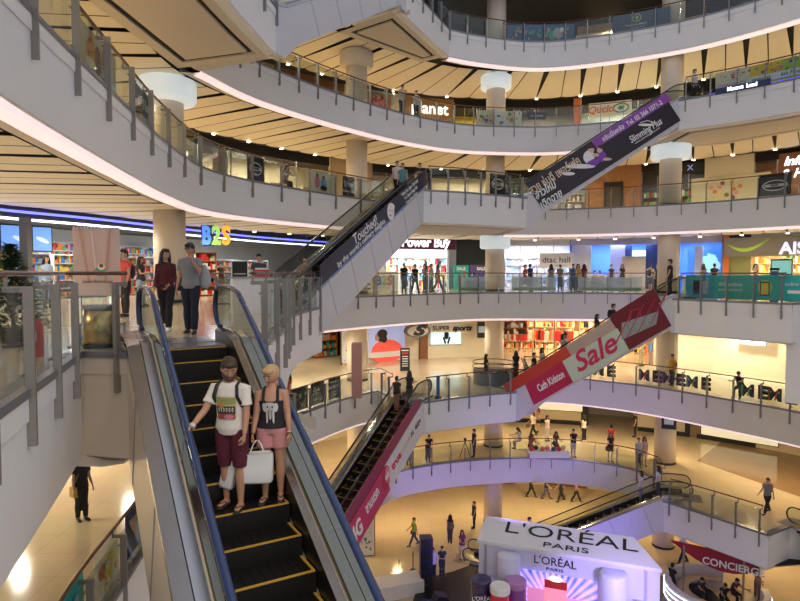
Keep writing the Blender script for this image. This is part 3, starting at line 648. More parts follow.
# ---------------------------------------------------------------- escalators
GLASSE=glassmat('escalator_glass',(.74,.78,.70),.06)
STEPM=mat('escalator_step',(.016,.015,.014),.45,.4,var=.2,scale=40)
YEL=mat('yellow_step_edge',(.62,.36,.05),.5)
TRUSS=mat('truss_cladding',(.62,.62,.66),.45,var=.03,scale=1)
DECKS=mat('stainless_deck',(.50,.50,.52),.22,1.0,var=.06,scale=14)
DECKD=mat('stainless_deck_dim',(.42,.42,.44),.3,1.0,var=.06,scale=14)
SKIRT=mat('dark_skirt',(.02,.02,.022),.3,.3)
BLUER=mat('painted_sheen_handrail',(.012,.032,.11),.22,var=.1,coat=.5)  # blue reflection on the dark rubber put into its base colour
SEAM=mat('seam_grey',(.3,.3,.34),.6)
def escalator(label,B,T,zb,zt,clad=TRUSS,glass=GLASSE,hr=RUB,deck=DECKS,outer=.30,thick=1.3,W=.5,rail=.613,h=.933,group='escalators crossing the atrium',bland=1.6,tland=1.6,seams=True,yellow=True,steps=True,stepm=None,flat=.0,endcap=True):
    bx,by=B; tx,ty=T; D=math.hypot(tx-bx,ty-by); H=zt-zb; an=math.atan2(ty-by,tx-bx); k=H/D
    root=empty('escalator',(bx,by,zb),an,label,'escalator',group)
    root['D']=D; root['H']=H
    bot=lambda x,t=thick: k*x-t
    inner=W+.06; od=rail+outer
    # truss body
    m=MB()
    xb,xt=-bland*.5,D+tland*.3
    prof=[(xb,-.02),(0,.0),(D,H),(xt,H-.01),(xt,H-1.5),(D-.15,H-1.5),(D-.15,H-thick-.15*k),(0.0+.0,-thick*.9 if zb>.1 else -.02)]
    if zb>.1: prof=[(xb,-.02),(0,.0),(D,H),(xt,H-.01),(xt,H-1.5),(D+.1,H-1.5),(D-.1,H-thick-.1*k),(.9,k*.9-thick),(.1,-1.5),(xb,-1.5)]
    else: prof=[(xb,.0),(0,.0),(D,H),(xt,H-.01),(xt,H-1.5),(D+.1,H-1.5),(D-.1,H-thick-.1*k),((thick+.02)/k,.02),(.9,.012),(xb,.012)]
    up=[(x,z+.2) for x,z in prof[:4]]
    for s in (1,-1):
        y0,y1=(inner,od-.02) if s>0 else (-od+.02,-inner)
        m.vprism(([ (prof[0][0],prof[0][1]) ]+[(0,.2-.0),(D,H+.2),(xt,H+.2)]+prof[3:])[:],y0,y1,clad)
    pb=[(0,-.25),(D,H-.25),(D,H-thick),(max(.9,0),k*.9-thick if zb>.1 else max(k*.9-thick,.02))]
    m.vprism(pb,-inner,inner,clad)
    if seams:
        n=int(D/1.6)
        for s in (1,-1):
            y=s*(od-.018)
            for i in range(1,n+1):
                x=D*i/(n+.6); 
                a=(x,y,k*x+.15); b=(x+.55,y,k*(x+.55)-thick+.05)
                m.tube([a,b],.012,SEAM,4)
    m.build('truss',root)
    # decks
    def path(z,e=1.0,pre=.95,post=.95):
        return [(-pre,z),(-.35,z+.0),(-.12,z+.03*k),(.15,z+k*.15),(D-.15,z+H-k*.15),(D+.12,z+H-.03),(D+.35,z+H),(D+post,z+H)]
    for s,nm in ((1,'inner_deck'),(-1,'inner_deck')):
        m=MB(); P=path(.25)
        a=[(x,s*(inner-.05),z-.04) for x,z in P]; b=[(x,s*(rail-.02),z+.0) for x,z in P]; sk=[(x,s*(inner-.05),z-.42) for x,z in P]
        m.strip(a,b,deck); m.build(nm,root,smooth=False)
        m=MB(); m.strip(sk,a,SKIRT); m.build('skirt_panel',root)
        m=MB(); P=path(.26,pre=.9,post=.9)
        o1=[(x,s*(rail+.03),z) for x,z in P]; o2=[(x,s*od,z-.05) for x,z in P]; o3=[(x,s*od,z-.15) for x,z in P]
        om=[(x,s*(rail+.03+(outer-.03)*.42),z-.012) for x,z in P]; on=[(x,s*(rail+.03+(outer-.03)*.46),z-.016) for x,z in P]
        m.strip(o1,om,deck); m.strip(om,on,SKIRT); m.strip(on,o2,deck); m.strip(o2,o3,deck); m.build('outer_deck',root)
    # balustrade glass and handrails
    R=.34
    def hrpath(hh):
        pts=[]
        cb=(-1.0,hh-R); 
        for i in range(9): a=-PI*.42-(PI*1.08)*i/8+PI*.0; 
        for i in range(11):
            t=-PI/2-PI*.0+(-PI)*i/10; pts.append((cb[0]+R*math.cos(t),cb[1]+R*math.sin(t)))
        pts+= [(-.5,hh),(-.22,hh+.02),(0.1,hh+k*.14),(.4,hh+k*.4)]
        pts+= [(D-.4,hh+H-k*.4),(D-.1,hh+H-k*.14),(D+.22,hh+H-.02),(D+.5,hh+H)]
        ct=(D+1.0,hh+H-R)
        for i in range(11): t=PI/2-PI*i/10; pts.append((ct[0]+R*math.cos(t),ct[1]+R*math.sin(t)))
        return pts
    hp=hrpath(h)
    for s in (1,-1):
        m=MB(); m.tube([(x,s*rail,z) for x,z in hp],.045,hr,10,ry=.03); m.build('handrail',root,smooth=True)
        gp=[(x,z) for x,z in hp]; lo=path(.24,pre=1.0,post=1.0)
        n=len(gp); m=MB()
        # glass as strips between rail path (resampled on x) and deck
        top=[g for g in gp[10:-10]]
        def decz(x): return .24+min(max(x,0),D)*k
        cap1=[(x,z) for x,z in gp[:11]]; cap2=[(x,z) for x,z in gp[-11:]]
        for c in (cap1,cap2):
            cx=c[0][0]; cz=(c[0][1]+c[-1][1])/2
            for y in (s*rail,):
                vs=[(cx,y,cz)]+[(a,y,b) for a,b in c]; m.add(vs,[(0,i,i+1) for i in range(1,len(c))],glass)
        a=[(x,s*rail,z-.02) for x,z in top]; b=[(x,s*rail,decz(x)) for x,z in top]
        m.strip(a,b,glass)
        nj=int(D/2.2)
        for i in range(1,nj+1):
            x=D*i/(nj+1); m.tube([(x,s*rail,decz(x)),(x-.32*1.0,s*rail,k*x+h-.33*k-.02)],.008,SEAM,4)
        m.build('balustrade_glass',root)
    # steps
    if steps:
        n=int(D/.4); proto=None
        for i in range(-1,n+2):
            x=i*.4; z=min(max(k*x,0),H)
            if proto is None:
                m=MB(); m.box((.2,0,-.12),(.41,2*W,.24),stepm or STEPM)
                for j in range(9):
                    m.box((.2,-W+.07+j*(2*W-.14)/8,.003),(.38,.03,.008),STEPM)
                if yellow:
                    m.box((.012,0,.004),(.034,2*W-.02,.012),YEL); m.box((.2,W-.02,.004),(.38,.03,.012),YEL); m.box((.2,-W+.02,.004),(.38,.03,.012),YEL)
                proto=m.build('step',root); o=proto
            else: o=proto.copy(); col.objects.link(o)
            o.location=(x,0,z-.0)
    for x,z in ((-1.25,0),(D+.95,H)):
        m=MB(); m.box((x+.1,0,z+.011),(1.5,2*W+.1,.02),DECKD); 
        for j in range(12): m.box((x+.1,-W+.05+j*.082,z+.023),(1.4,.02,.006),DECKD)
        m.build('landing_plate',root)
    return root,k,D,H,od
def advert(root,k,x0,x1,z0,z1,y,color,label,name='advert_panel',cut=(0,0)):
    """slanted flat board on the side of an escalator, z0 and z1 measured from the step line"""
    m=MB(); c0,c1=cut
    P=[(x0,k*x0+z0),(x1,k*x1+z0),(x1+c1,k*(x1+c1)+z1),(x0+c0,k*(x0+c0)+z1)]
    m.vprism(P,y-.012,y+.012,color); o=m.build(name,root); o['label']=label
    return o
def slantext(txt,size,m_,root,k,x,dz,y,bold=0,shear=0,space=1,width=None,side=-1,rot=0,ext=.004,parent=None,sy=1):
    a=math.atan(k)+rot
    if side<0: R=(PI/2,-a,0)
    e=(Matrix.Rotation(-a,3,'Y')@Matrix.Rotation(PI/2,3,'X')).to_euler() if side<0 else (Matrix.Rotation(PI,3,'Z')@Matrix.Rotation(a,3,'Y')@Matrix.Rotation(PI/2,3,'X')).to_euler()
    o=text(txt,size,m_,parent or root,(x,y,k*x+dz),e,bold,shear,space,width=width,sy=sy,ext=ext)
    return o
# main escalator at the camera
hd=(-.5023,.8647)
TA=(-3.058,9.002); DA=8.66
BA=(TA[0]-hd[0]*DA,TA[1]-hd[1]*DA)
eA=escalator('big escalator coming down towards the viewer, carrying the couple with white bags',BA,TA,10,15,clad=BEIGE,glass=glassmat('olive_reflection_glass',(.50,.52,.42),.06),hr=BLUER,outer=.34,h=.933,thick=1.6,tland=2.2,group=None)  # warm olive reflection put into the tint of this glass
# food escalator, middle left, up to the upper centre landing
e1=escalator('white escalator with a narrow navy food advert rising to the upper centre landing',(-3.88,19.68),(.32,28.75),15,20,deck=DECKS,thick=1.42)
r,k,D,H,od=e1
NAVY=mat('navy_advert',(.012,.014,.045),.35); LBLUE=mat('advert_blue_edge',(.10,.22,.55),.4)
TW=mat('white_lettering',(.85,.85,.85),.5,var=0); TWE=mat('lit_white_lettering',(1,1,1),.5,emit=1.6,ecol=(1,.97,.95),var=0); TB=mat('black_lettering',(.01,.01,.012),.4,var=0)
y=-(od+.02)
a=advert(r,k,.9,D+.2,.24,.95,y,NAVY,'navy advertising banner with white words along the escalator')
advert(r,k,.9,D+.25,.16,.24,y,LBLUE,'thin blue edge under the navy banner','banner_edge')
slantext('Touched!',.55,TW,r,k,4.1,.74,y-.02,parent=r,bold=.004)
slantext('by the world\'s culinary delights.',.5,TW,r,k,3.9,.40,y-.02,width=4.2,bold=.004,sy=.6)
slantext('* Asian Fare, Super Thai Foods\n* 1st Choice Dining Hub\n* Your Dream Dining',.24,TW,r,k,8.3,.52,y-.02,width=2.0)
slantext('Central World',.24,TW,r,k,1.0,-.1,y-.02,width=1.5) if False else None
HAIRM=mat('advert_face_white',(.85,.8,.78),.5); REDM=mat('advert_lip_red',(.6,.03,.04),.4)
m=MB(); m.ball((6.3,y-.012,k*6.3+.52),(.34,.012,.36),HAIRM,16,8); m.ball((6.42,y-.02,k*6.3+.74),(.24,.012,.13),HAIRM,12,6); m.ball((6.24,y-.026,k*6.3+.36),(.08,.01,.04),REDM,10,5)
m.ball((6.19,y-.025,k*6.3+.56),(.05,.01,.025),NAVY,8,4); m.ball((6.41,y-.025,k*6.3+.56),(.05,.01,.025),NAVY,8,4);  m.build('printed_face',a)
# slimming advert escalator, upper centre to upper right
PURP=mat('purple_advert',(.27,.07,.42),.35); BLK2=mat('plum_black_advert',(.018,.010,.022),.3); GOLD=mat('pale_gold_lettering',(.75,.62,.45),.5,var=0)
e2=escalator('escalator with a purple and black slimming advert at the upper right',(6.55,32.15),(14.35,32.35),20,25,deck=DECKS)
r,k,D,H,od=e2; y=-(od+.02)
a=advert(r,k,.75,D+.02,-1.05,.0,y,BLK2,'black banner with a couple and white words',cut=(-.5,-.5))
b=advert(r,k,.25,D-.48,.0,.85,y,BLK2,'upper black banner strip on the glass',cut=(-.42,-.42))
c=advert(r,k,3.5,D-.50,.30,.86,y-.01,PURP,'bright purple strip with phone numbers',cut=(-.3,-.3))
slantext('สวย หุ่นดี เพอร์เฟค',.62,GOLD,r,k,1.35,.26,y-.03,width=3.0,bold=.01)
slantext('สาวใหม่\nเฉิดฉาย',.55,TW,r,k,1.0,-.50,y-.03,width=1.3,shear=.3,bold=.012)
slantext('สลิมมิ่งพลัส  Tel. 02 366 1071-2',.34,TW,r,k,5.3,.52,y-.03,width=3.6,bold=.006)
slantext('Slimming Plus',.5,TW,r,k,6.0,-.42,y-.03,width=1.9,shear=.2,bold=.006)
slantext('www.slimmingplus.com',.16,TW,r,k,6.1,-.72,y-.03)
SKN=mat('printed_skin',(.72,.48,.36),.5,var=0); SHW=mat('printed_shirt',(.85,.83,.85),.5,var=0); PRD=mat('printed_purple_dress',(.22,.06,.45),.5,var=0); HRB=mat('printed_dark_hair',(.05,.02,.02),.5,var=0)
m=MB(); X=3.45; Z=k*X
for (dx,dz,rx,rz,mm) in ((-.25,.12,.17,.2,SKN),(-.27,.24,.19,.14,HRB),(.2,.12,.15,.19,SKN),(.25,.24,.17,.13,HRB),(-.35,-.25,.3,.34,SHW),(-.15,-.5,.35,.2,PRD),(.3,-.22,.25,.28,PRD),(.02,-.15,.34,.09,SKN),(.55,-.35,.3,.08,SKN),(-.75,-.72,.75,.12,SHW),(-1.4,-1.1,.35,.09,SHW)):
    q=.012; 
    ca,sa=1,0
    m.ball((X+dx,y-.02-(.002*abs(dx)),Z+dz+.12+(0.0)),(rx,.01,rz),mm,14,6)
m.build('printed_couple',a)
m=MB(); m.ball((6.0,y-.03,k*6.0-.12),(.4,.006,.07),TW,12,5); m.tube([(5.7,y-.03,k*6-.02),(6.1,y-.03,k*6+.10),(6.4,y-.03,k*6)],.02,TW,5); m.build('printed_emblem',a)
# red and green sale escalator
RED=mat('raspberry_advert',(.50,.015,.075),.4); MINT=mat('mint_advert',(.55,.68,.55),.45); SALE=mat('sale_pink_lettering',(.62,.02,.12),.4,var=0); BAGR=mat('red_quilt_print',(.16,.008,.02),.5); BAGG=mat('grey_bag_print',(.28,.33,.33),.6,var=.35,scale=9); REDG=mat('red_glass_banner',(.55,.05,.03),.4); FAWN=mat('fawn_glass_banner',(.50,.40,.32),.5,var=.2,scale=1)
e3=escalator('escalator with a mint and red sale advert below the right landing',(6.5,31.75),(12.55,27.6),10,15,deck=DECKS,hr=RUB)
r,k,D,H,od=e3; y=-(od+.02)
advert(r,k,1.0,3.0,-1.22,.14,y,RED,'red banner end with white script',cut=(-.5,-.55))
a=advert(r,k,3.0,5.6,-1.22,.14,y,MINT,'pale mint banner with a large red word',cut=(-.55,-.55))
b=advert(r,k,5.6,D+.05,-1.22,.14,y,BAGR,'dark red banner end showing a handbag',cut=(-.55,-.55))
advert(r,k,-.4,2.9,.14,.80,y+.0,REDG,'red banner on the lower balustrade glass',cut=(-.3,-.3))
advert(r,k,2.9,5.0,.14,.80,y+.0,FAWN,'fawn banner on the balustrade glass',cut=(-.3,-.3))
advert(r,k,5.0,D-.4,.14,.95,y+.0,BAGR,'dark red banner on the upper balustrade glass',cut=(-.3,-.3))
slantext('Cath Kidston',.5,TW,r,k,1.85,-.52,y-.03,width=1.6,shear=.25,bold=.012)
slantext('Sale',1.3,SALE,r,k,3.95,-.42,y-.04,width=2.35,shear=.4,bold=.022,ext=.01)
m=MB(); X=6.0; Z=k*X
m.vprism([(X-.75,Z-1.05),(X+.75,Z-.25),(X+.85,Z+.35),(X-.75,Z-.25)],y-.035,y-.02,BAGG)
m.tube([(X-.4,y-.03,Z-.2),(X-.35,y-.03,Z+.3),(X,y-.03,Z+.45),(X+.1,y-.03,Z+.1)],.035,RED,6)
for q in range(4): m.tube([(X-1.0+q*.5,y-.018,Z-1.2+q*.3),(X-.3+q*.5,y-.018,Z+.3+q*.32)],.03,RED,5)
m.build('printed_handbag',b)
# pink escalator, lower middle
PINK=mat('pink_advert',(.58,.04,.14),.4); PLUMG=mat('plum_glass_banner',(.28,.03,.09),.3); WHB=mat('white_advert',(.72,.70,.76),.4)
e4=escalator('escalator with a pink phone network advert running down to the lower left',(.36-.5*8.4,28.95-.866*8.4),(.36,28.95),5,10,deck=DECKS,hr=RUB)
r,k,D,H,od=e4; y=-(od+.02)
a=advert(r,k,.3,5.2,-1.28,.12,y,PINK,'pink banner with white words',cut=(-.5,-.45))
b=advert(r,k,5.2,D+.15,-1.28,.12,y,WHB,'white banner end with small logos',cut=(-.45,-.5))
advert(r,k,-.6,D-.4,.2,.80,y,PLUMG,'translucent plum banner on the balustrade glass',cut=(-.4,-.4))
slantext('4G',.95,TW,r,k,2.6,-.62,y-.03,bold=.035,shear=.25,width=.85)
slantext('เอา\nฉุดไม่ไหว',.55,TW,r,k,1.5,-.62,y-.03,bold=.02,shear=.2,width=1.25)
slantext('ลามแรก',.6,TW,r,k,3.75,-.40,y-.03,bold=.02,width=1.1)
slantext('true',.5,SALE,r,k,5.7,-.45,y-.03,bold=.02); slantext('move',.5,GOLD,r,k,6.55,-.45,y-.03,bold=.012); slantext('H  4G+',.34,TB,r,k,7.5,-.45,y-.03,bold=.012)
m=MB(); m.ball((4.85,y-.02,k*4.85-.45),(.32,.012,.55),RED,16,8); m.ball((4.95,y-.03,k*4.95-.38),(.2,.012,.38),mat('badge_pink',(.7,.25,.35),.5),14,6); m.build('printed_badge',a)
slantext('4G',.3,TW,r,k,4.9,-.42,y-.05,bold=.01)
# blue lit escalator down to the ground
BLUEG=mat('blue_skirt_led',(.1,.1,.5),.4,emit=4,ecol=(.18,.16,1.0)); LILAC=mat('stage_lit_cladding',(.60,.58,.68),.45)  # lilac stage light put into the white cladding's colour
e5=escalator('blue lit escalator going down from the lowest landing behind the white booth',(4.95,33.05),(13.2,30.0),0,5,clad=LILAC,hr=RUB,yellow=True,stepm=mat('grey_step',(.16,.16,.19),.4,.3),thick=1.5)
r,k,D,H,od=e5
m=MB(); 
for s in (1,-1): m.tube([(.2,s*.545,k*.2+.12),(D-.2,s*.545,H-.2*k+.12)],.018,BLUEG,6)
o=m.build('skirt_light',r); o['label']='glowing blue strip along the steps'
# topmost escalator, seen from underneath
e6=escalator('white escalator seen from underneath at the top left',(-4.75,21.35),(-.72,29.25),25,30,deck=DECKS,steps=True,yellow=False)
# escalators leaving the right landings
escalator('white escalator side cut by the right edge, under the turquoise banner landing',(21.2,15.4),(17.0,23.3),10,15,yellow=False,steps=False,thick=1.5)
escalator('white escalator side at the lower right corner of the view',(22.4,17.0),(18.2,25.3),0,5,yellow=False,steps=False,thick=1.5)
# ---------------------------------------------------------------- placing helpers
def plain(name,c,**k): return mat(name,c,**k)
def linex(pts,px):
    u=(px-400)/F; best=None
    for i in range(len(pts)-1):
        a,b=pts[i],pts[i+1]
        if a.y<3 or b.y<3: continue
        fa=a.x/a.y-u; fb=b.x/b.y-u
        if fa*fb<=0 and fa!=fb:
            t=fa/(fa-fb); p=a.lerp(b,t); d=b-a; best=(p.x,p.y,math.atan2(d.y,d.x))
    return best
def shapes(parent,items,name='print',y=-.006):
    """items: (kind,x,z,w,h,material[,angle]) on the front of a board"""
    m=MB()
    for i,it in enumerate(items):
        kd,x,z,w,h,mm=it[:6]; a=it[6] if len(it)>6 else 0; yy=y-.0025*i
        ca,sa=math.cos(a),math.sin(a)
        if kd=='b': pts=[(-w/2,-h/2),(w/2,-h/2),(w/2,h/2),(-w/2,h/2)]
        elif kd=='e': pts=[(w/2*math.cos(2*PI*j/18),h/2*math.sin(2*PI*j/18)) for j in range(18)]
        elif kd=='t': pts=[(-w/2,-h/2),(w/2,-h/2),(0,h/2)]
        P=[(x+p*ca-q*sa,z+p*sa+q*ca) for p,q in pts]
        m.vprism(P,yy-.002,yy,mm)
    return m.build(name,parent)
def board(name,label,cat,p,z,w,h,m_,rz=None,t=.02,frame=None,group=None,feet=False):
    x,y=p[:2]; a=p[2] if rz is None else rz
    root=empty(name,(x,y,z),a,label,cat,group)
    m=MB(); m.box((0,t/2,h/2),(w,t,h),m_); m.build('panel',root)
    if frame:
        m=MB()
        for dx in (-1,1): m.box((dx*w/2,t/2,h/2),(.04,t+.02,h+.04),frame)
        for dz in (0,h): m.box((0,t/2,dz),(w+.04,t+.02,.04),frame)
        m.build('frame',root)
    if feet:
        m=MB(); m.box((0,t/2,-.02-.0),(w*.9,.4,.04),frame or STEEL); m.build('base',root)
    return root
def scatter(w,h,cols_,n,seed,z0=0,smin=.06,smax=.2):
    R=random.Random(seed); out=[]
    for i in range(n):
        s=R.uniform(smin,smax)*min(w,h); out.append((R.choice('ebet'),R.uniform(-w/2+s,w/2-s),z0+R.uniform(s,h-s),s*R.uniform(.7,1.8),s*R.uniform(.7,1.6),R.choice(cols_),R.uniform(-.5,.5)))
    return out
C_=lambda n,c: mat(n,c,.5,var=0.02)
ORG=C_('print_orange',(.75,.22,.04)); GRN=C_('print_green',(.12,.42,.10)); YLW=C_('print_yellow',(.85,.62,.08)); BLU=C_('print_blue',(.04,.18,.6)); TEAL=C_('print_teal',(.01,.36,.34)); PNK=C_('print_pink',(.8,.25,.35)); CRM=C_('print_cream',(.85,.76,.55)); BRN=C_('print_brown',(.25,.10,.04)); GRY=C_('print_grey',(.4,.4,.42)); RDD=C_('print_red',(.6,.03,.03)); WHT=C_('print_white',(.82,.82,.82)); NVY=C_('print_navy',(.02,.04,.12)); LIM=C_('print_lime',(.45,.6,.12)); SKB=C_('print_skyblue',(.25,.5,.8)); BKK=C_('print_black',(.015,.015,.017)); SKI=C_('print_skin',(.7,.45,.32)); OLV=C_('olive_screen',(.36,.37,.14)); WOOD=mat('storefront_wood',(.42,.2,.08),.4,var=.25,scale=5)
# ---------------------------------------------------------------- shopfront ring
SHOPL={}
def shopcurve(level,off=8.0):
    base=smooth(FULL if level!='lower' else [(-5,6),(-5.3,9),(-5.75,11.8),(-6.0,14.7),(-5.9,20),(-5.1,24),(-4.1,26.7),(-2.0,30.4),(1,33.8),(4.5,35.8),(8,36),(10.2,35.2),(13.2,33),(15.7,29.7),(17.7,26.5),(19.5,22),(20,14)])
    return offset(base,off)
def seg(level,px0,px1,off,n=6):
    L=shopcurve(level,off); out=[]
    for i in range(n+1):
        q=linex(L,px0+(px1-px0)*i/n)
        if q: out.append(Vector(q[:2]))
    return out
GLS=glassmat('shop_glass',(.93,.95,.97),.1)
def wallseg(level,z,px0,px1,m_,off=8,h=3.75,z0=0,name='wall_shopfront',t=.15,n=5):
    s=seg(level,px0,px1,off,n)
    if len(s)<2: return None
    m=MB(); N=normals(s)
    a=[(p.x,p.y,z+z0) for p in s]; b=[(p.x,p.y,z+z0+h) for p in s]; c=[(p.x+q.x*t,p.y+q.y*t,z+z0+h) for p,q in zip(s,N)]; d=[(p.x+q.x*t,p.y+q.y*t,z+z0) for p,q in zip(s,N)]
    m.strip(a,b,m_,True); m.strip(b,c,m_,True); m.strip(c,d,m_,True); m.strip(d,a,m_,True)
    return struct(m.build(name))
def shelves(label,p,z,w,h,body,goods,rows=4,d=.4,seed=0,group='shop shelving',cat='shelf',goodsize=(.08,.22)):
    x,y,a=p; root=empty('display_shelf',(x,y,z),a,label,cat,group)
    m=MB(); m.box((0,d/2-.01,h/2),(w,.03,h),body)
    for s in (-1,1): m.box((s*w/2,0,h/2),(.03,d,h),body)
    m.build('cabinet',root)
    R=random.Random(seed)
    for r in range(rows+1):
        zz=.06+r*(h-.1)/rows
        m=MB(); m.box((0,0,zz),(w,d,.03),body); m.build('shelf',root)
        if r<rows:
            g=MB(); xx=-w/2+.06
            while xx<w/2-.1:
                ww=R.uniform(*goodsize); hh=R.uniform(.3,.85)*(h-.1)/rows
                g.box((xx+ww/2,-.03,zz+.02+hh/2),(ww*.9,d*.6,hh),R.choice(goods)); xx+=ww
            o=g.build('goods',root); o['kind']='stuff'; o['label']='assorted packaged goods on the shelf'
    return root
def shop(level,z,px0,px1,back,light,e,depth=4.5,glass=True,frame=STEEL,head=BLACK,goods=None,label='',seed=1,hh=.6,n=2,bh=3.2):
    s=seg(level,px0,px1,8.0,4); 
    wallseg(level,z,px0,px1,back,off=8+depth,n=4)
    wallseg(level,z,px0,px1,head,off=8,h=hh,z0=3.75-hh)
    # side partitions
    for q in (px0,px1):
        a=linex(shopcurve(level,8.0),q); b=linex(shopcurve(level,8+depth),q)
        if a and b:
            m=MB(); d=Vector(b[:2])-Vector(a[:2]); m.box(((a[0]+b[0])/2,(a[1]+b[1])/2,z+1.875),(d.length,.1,3.75),back,math.atan2(d.y,d.x)); struct(m.build('wall_partition'))
    if glass:
        m=MB(); 
        for i in range(len(s)-1):
            mid=(s[i]+s[i+1])/2; dd=s[i+1]-s[i]
            m.box((mid.x,mid.y,z+1.6),(dd.length,.02,3.1),GLS,math.atan2(dd.y,dd.x))
            m.box((s[i].x,s[i].y,z+1.6),(.06,.08,3.1),frame,math.atan2(dd.y,dd.x))
        struct(m.build('window_shopfront'))
    c=linex(shopcurve(level,8+depth*.5),(px0+px1)/2)
    if c and e: area(c[0],c[1],z+3.5,abs(px1-px0)*.04+1,2.2,e,light,rz=c[2])
    if goods:
        L=shopcurve(level,8+depth-.35)
        for i in range(n):
            q=linex(L,px0+(px1-px0)*(i+.5)/n)
            if q:
                wd=abs(px1-px0)/n/F*math.hypot(q[0],q[1])*.78
                shelves(label+(', unit %s'%('abcdefgh'[i]) if False else ''),q,z,wd,2.4,CRM if back is not DARK else BRN,goods,seed=seed+i,group=label)
def area(x,y,z,sx,sy,e,c,rx=0,ry=0,rz=0,spread=PI):
    l=bpy.data.lights.new('ceiling_lamp','AREA'); l.shape='RECTANGLE'; l.size=sx; l.size_y=sy; l.energy=e; l.color=c; l.spread=spread
    o=bpy.data.objects.new('ceiling_lamp',l); col.objects.link(o); o.location=(x,y,z); o.rotation_euler=(rx,ry,rz); return o
COOL=(.8,.86,1); WRM=(1,.8,.55)
DKBLUE=mat('dark_blue_shopfront',(.02,.03,.06),.4); GREYW=mat('grey_shop_wall',(.35,.34,.33),.6); WHW=mat('white_shop_wall',(.8,.8,.82),.6); LAV=mat('lavender_shop_wall',(.55,.55,.85),.6); BLW=mat('blue_shop_wall',(.08,.22,.75),.6); GREENBK=mat('dark_green_wall',(.02,.03,.02),.5); TANW=mat('tan_wall',(.48,.36,.22),.5)
# ---- third (z30)
wallseg('third',30,200,470,DKBLUE); shop('third',30,470,505,GREYW,WRM,60,seed=3)
wallseg('third',30,505,574,DKBLUE); wallseg('third',30,574,612,TANW); wallseg('third',30,612,664,DKBLUE); shop('third',30,664,700,TANW,WRM,120,seed=4); wallseg('third',30,700,830,DKBLUE)
def wboard(level,z,px,z0,w,h,m_,name,label,cat,off=7.85,t=.06,frame=None):
    p=linex(shopcurve(level,off),px); return board(name,label,cat,p,z+z0,w,h,m_,t=t,frame=frame)
# ---- second (z25)
wallseg('second',25,140,275,TANW); shop('second',25,275,345,YLW,WRM,200,glass=False,head=BRN,goods=[ORG,GRN,YLW,RDD,LIM,BLU],label='colourful toy shelving behind the third tier railing',seed=11,n=3)
wallseg('second',25,345,400,CRM); wallseg('second',25,400,452,mat('caramel_wall',(.55,.30,.12),.5))
b=wboard('second',25,428,2.15,4.2,1.4,mat('caramel_sign',(.50,.27,.10),.45),'shop_sign','caramel wall sign with big white rounded letters','sign'); text('planet',1.15,TWE,b,(.1,-.03,.75),bold=.02); 
b=wboard('second',25,379,2.15,2.0,1.4,mat('caramel_sign',(.50,.27,.10),.45),'shop_sign','caramel wall sign with red cartoonish letters beside the column','sign'); text('kidz',1.0,RDD,b,(0,-.03,.8),bold=.03); 
shop('second',25,452,500,YLW,WRM,150,glass=True,goods=[ORG,GRN,BLU,PNK],label='bright shelving behind the two men at the third tier',seed=17,n=2)
shop('second',25,500,572,GREYW,WRM,200,goods=[ORG,GRN,WHT,PNK,GRY],label='busy shelving left of the orange sign, third tier',seed=21,n=3)
wallseg('second',25,572,579,ORG); shop('second',25,579,690,WHW,(1,.93,.75),420,goods=[WHT,CRM,LIM,GRY],label='white shelving behind the purple advert top',seed=25,n=3)
b=wboard('second',25,598,2.2,1.6,1.0,WHT,'shop_sign','white sign with an orange script name on the third tier','sign',off=7.8); text('Qucio',.7,ORG,b,(0,-.03,.5),shear=.2,bold=.02)
b=wboard('second',25,618,2.2,1.4,1.0,WHT,'shop_sign','white sign with a round teal emblem on the third tier','sign',off=7.8); shapes(b,[('e',0,.5,1.1,.7,TEAL),('e',0,.5,.9,.5,WHT),('e',0,.5,.4,.3,TEAL)])
shop('second',25,690,830,DARK,WRM,120,seed=29)
# ---- first (z20)
wallseg('first',20,-260,60,TANW); shop('first',20,60,200,TANW,WRM,500,goods=[CRM,ORG,GRY,WHT],label='shelving inside the upper left gallery',seed=31,n=4)
shop('first',20,200,330,CRM,WRM,420,goods=[CRM,PNK,GRY,WHT],label='pale shelving behind the long upper railing',seed=33,n=4)
wallseg('first',20,330,372,TANW); shop('first',20,372,430,GREYW,WRM,160,seed=35)
shop('first',20,430,505,CRM,WRM,260,goods=[WHT,GRY,ORG],label='pale shelving behind the upper centre landing',seed=37,n=3)
shop('first',20,505,585,GREYW,WRM,220,goods=[GRY,BRN,WHT],label='grey shelving under the purple advert',seed=39,n=3)
wallseg('first',20,585,640,WOOD); shop('first',20,594,618,BKK,WRM,40,seed=40,depth=1.5) if False else None
shop('first',20,640,702,DARK,WRM,120,goods=[GRN,RDD,WHT,LIM],label='dark shelving with green goods beside the right column',seed=41,n=2)
wallseg('first',20,702,752,CRM); shop('first',20,752,840,BRN,WRM,150,seed=43)
b=wboard('first',20,727,.35,4.6,2.1,mat('cream_flower_poster',(.62,.58,.42),.5),'flower_poster','wide cream poster with flower bunches on the second tier','poster')
shapes(b,[('e',-.2+.45*math.cos(i*2.4)*(1+i*.12),1.2+.28*math.sin(i*2.4)*(1+i*.1),.28,.26,[ORG,PNK,BRN,YLW][i%4]) for i in range(12)]+[('b',-1.0,.25,2.4,.06,BRN),('b',1,.4,2.2,.06,BRN,.15)])
b=wboard('first',20,676,2.8,3.0,.7,BKK,'shop_sign','dark sign with dim bluish capital letters beside the right column','sign',off=7.7); text('STAR  X',.5,mat('blue_grey_letters',(.3,.35,.6),.5,emit=.3,ecol=(.4,.5,1)),b,(0,-.03,.35),bold=.01)
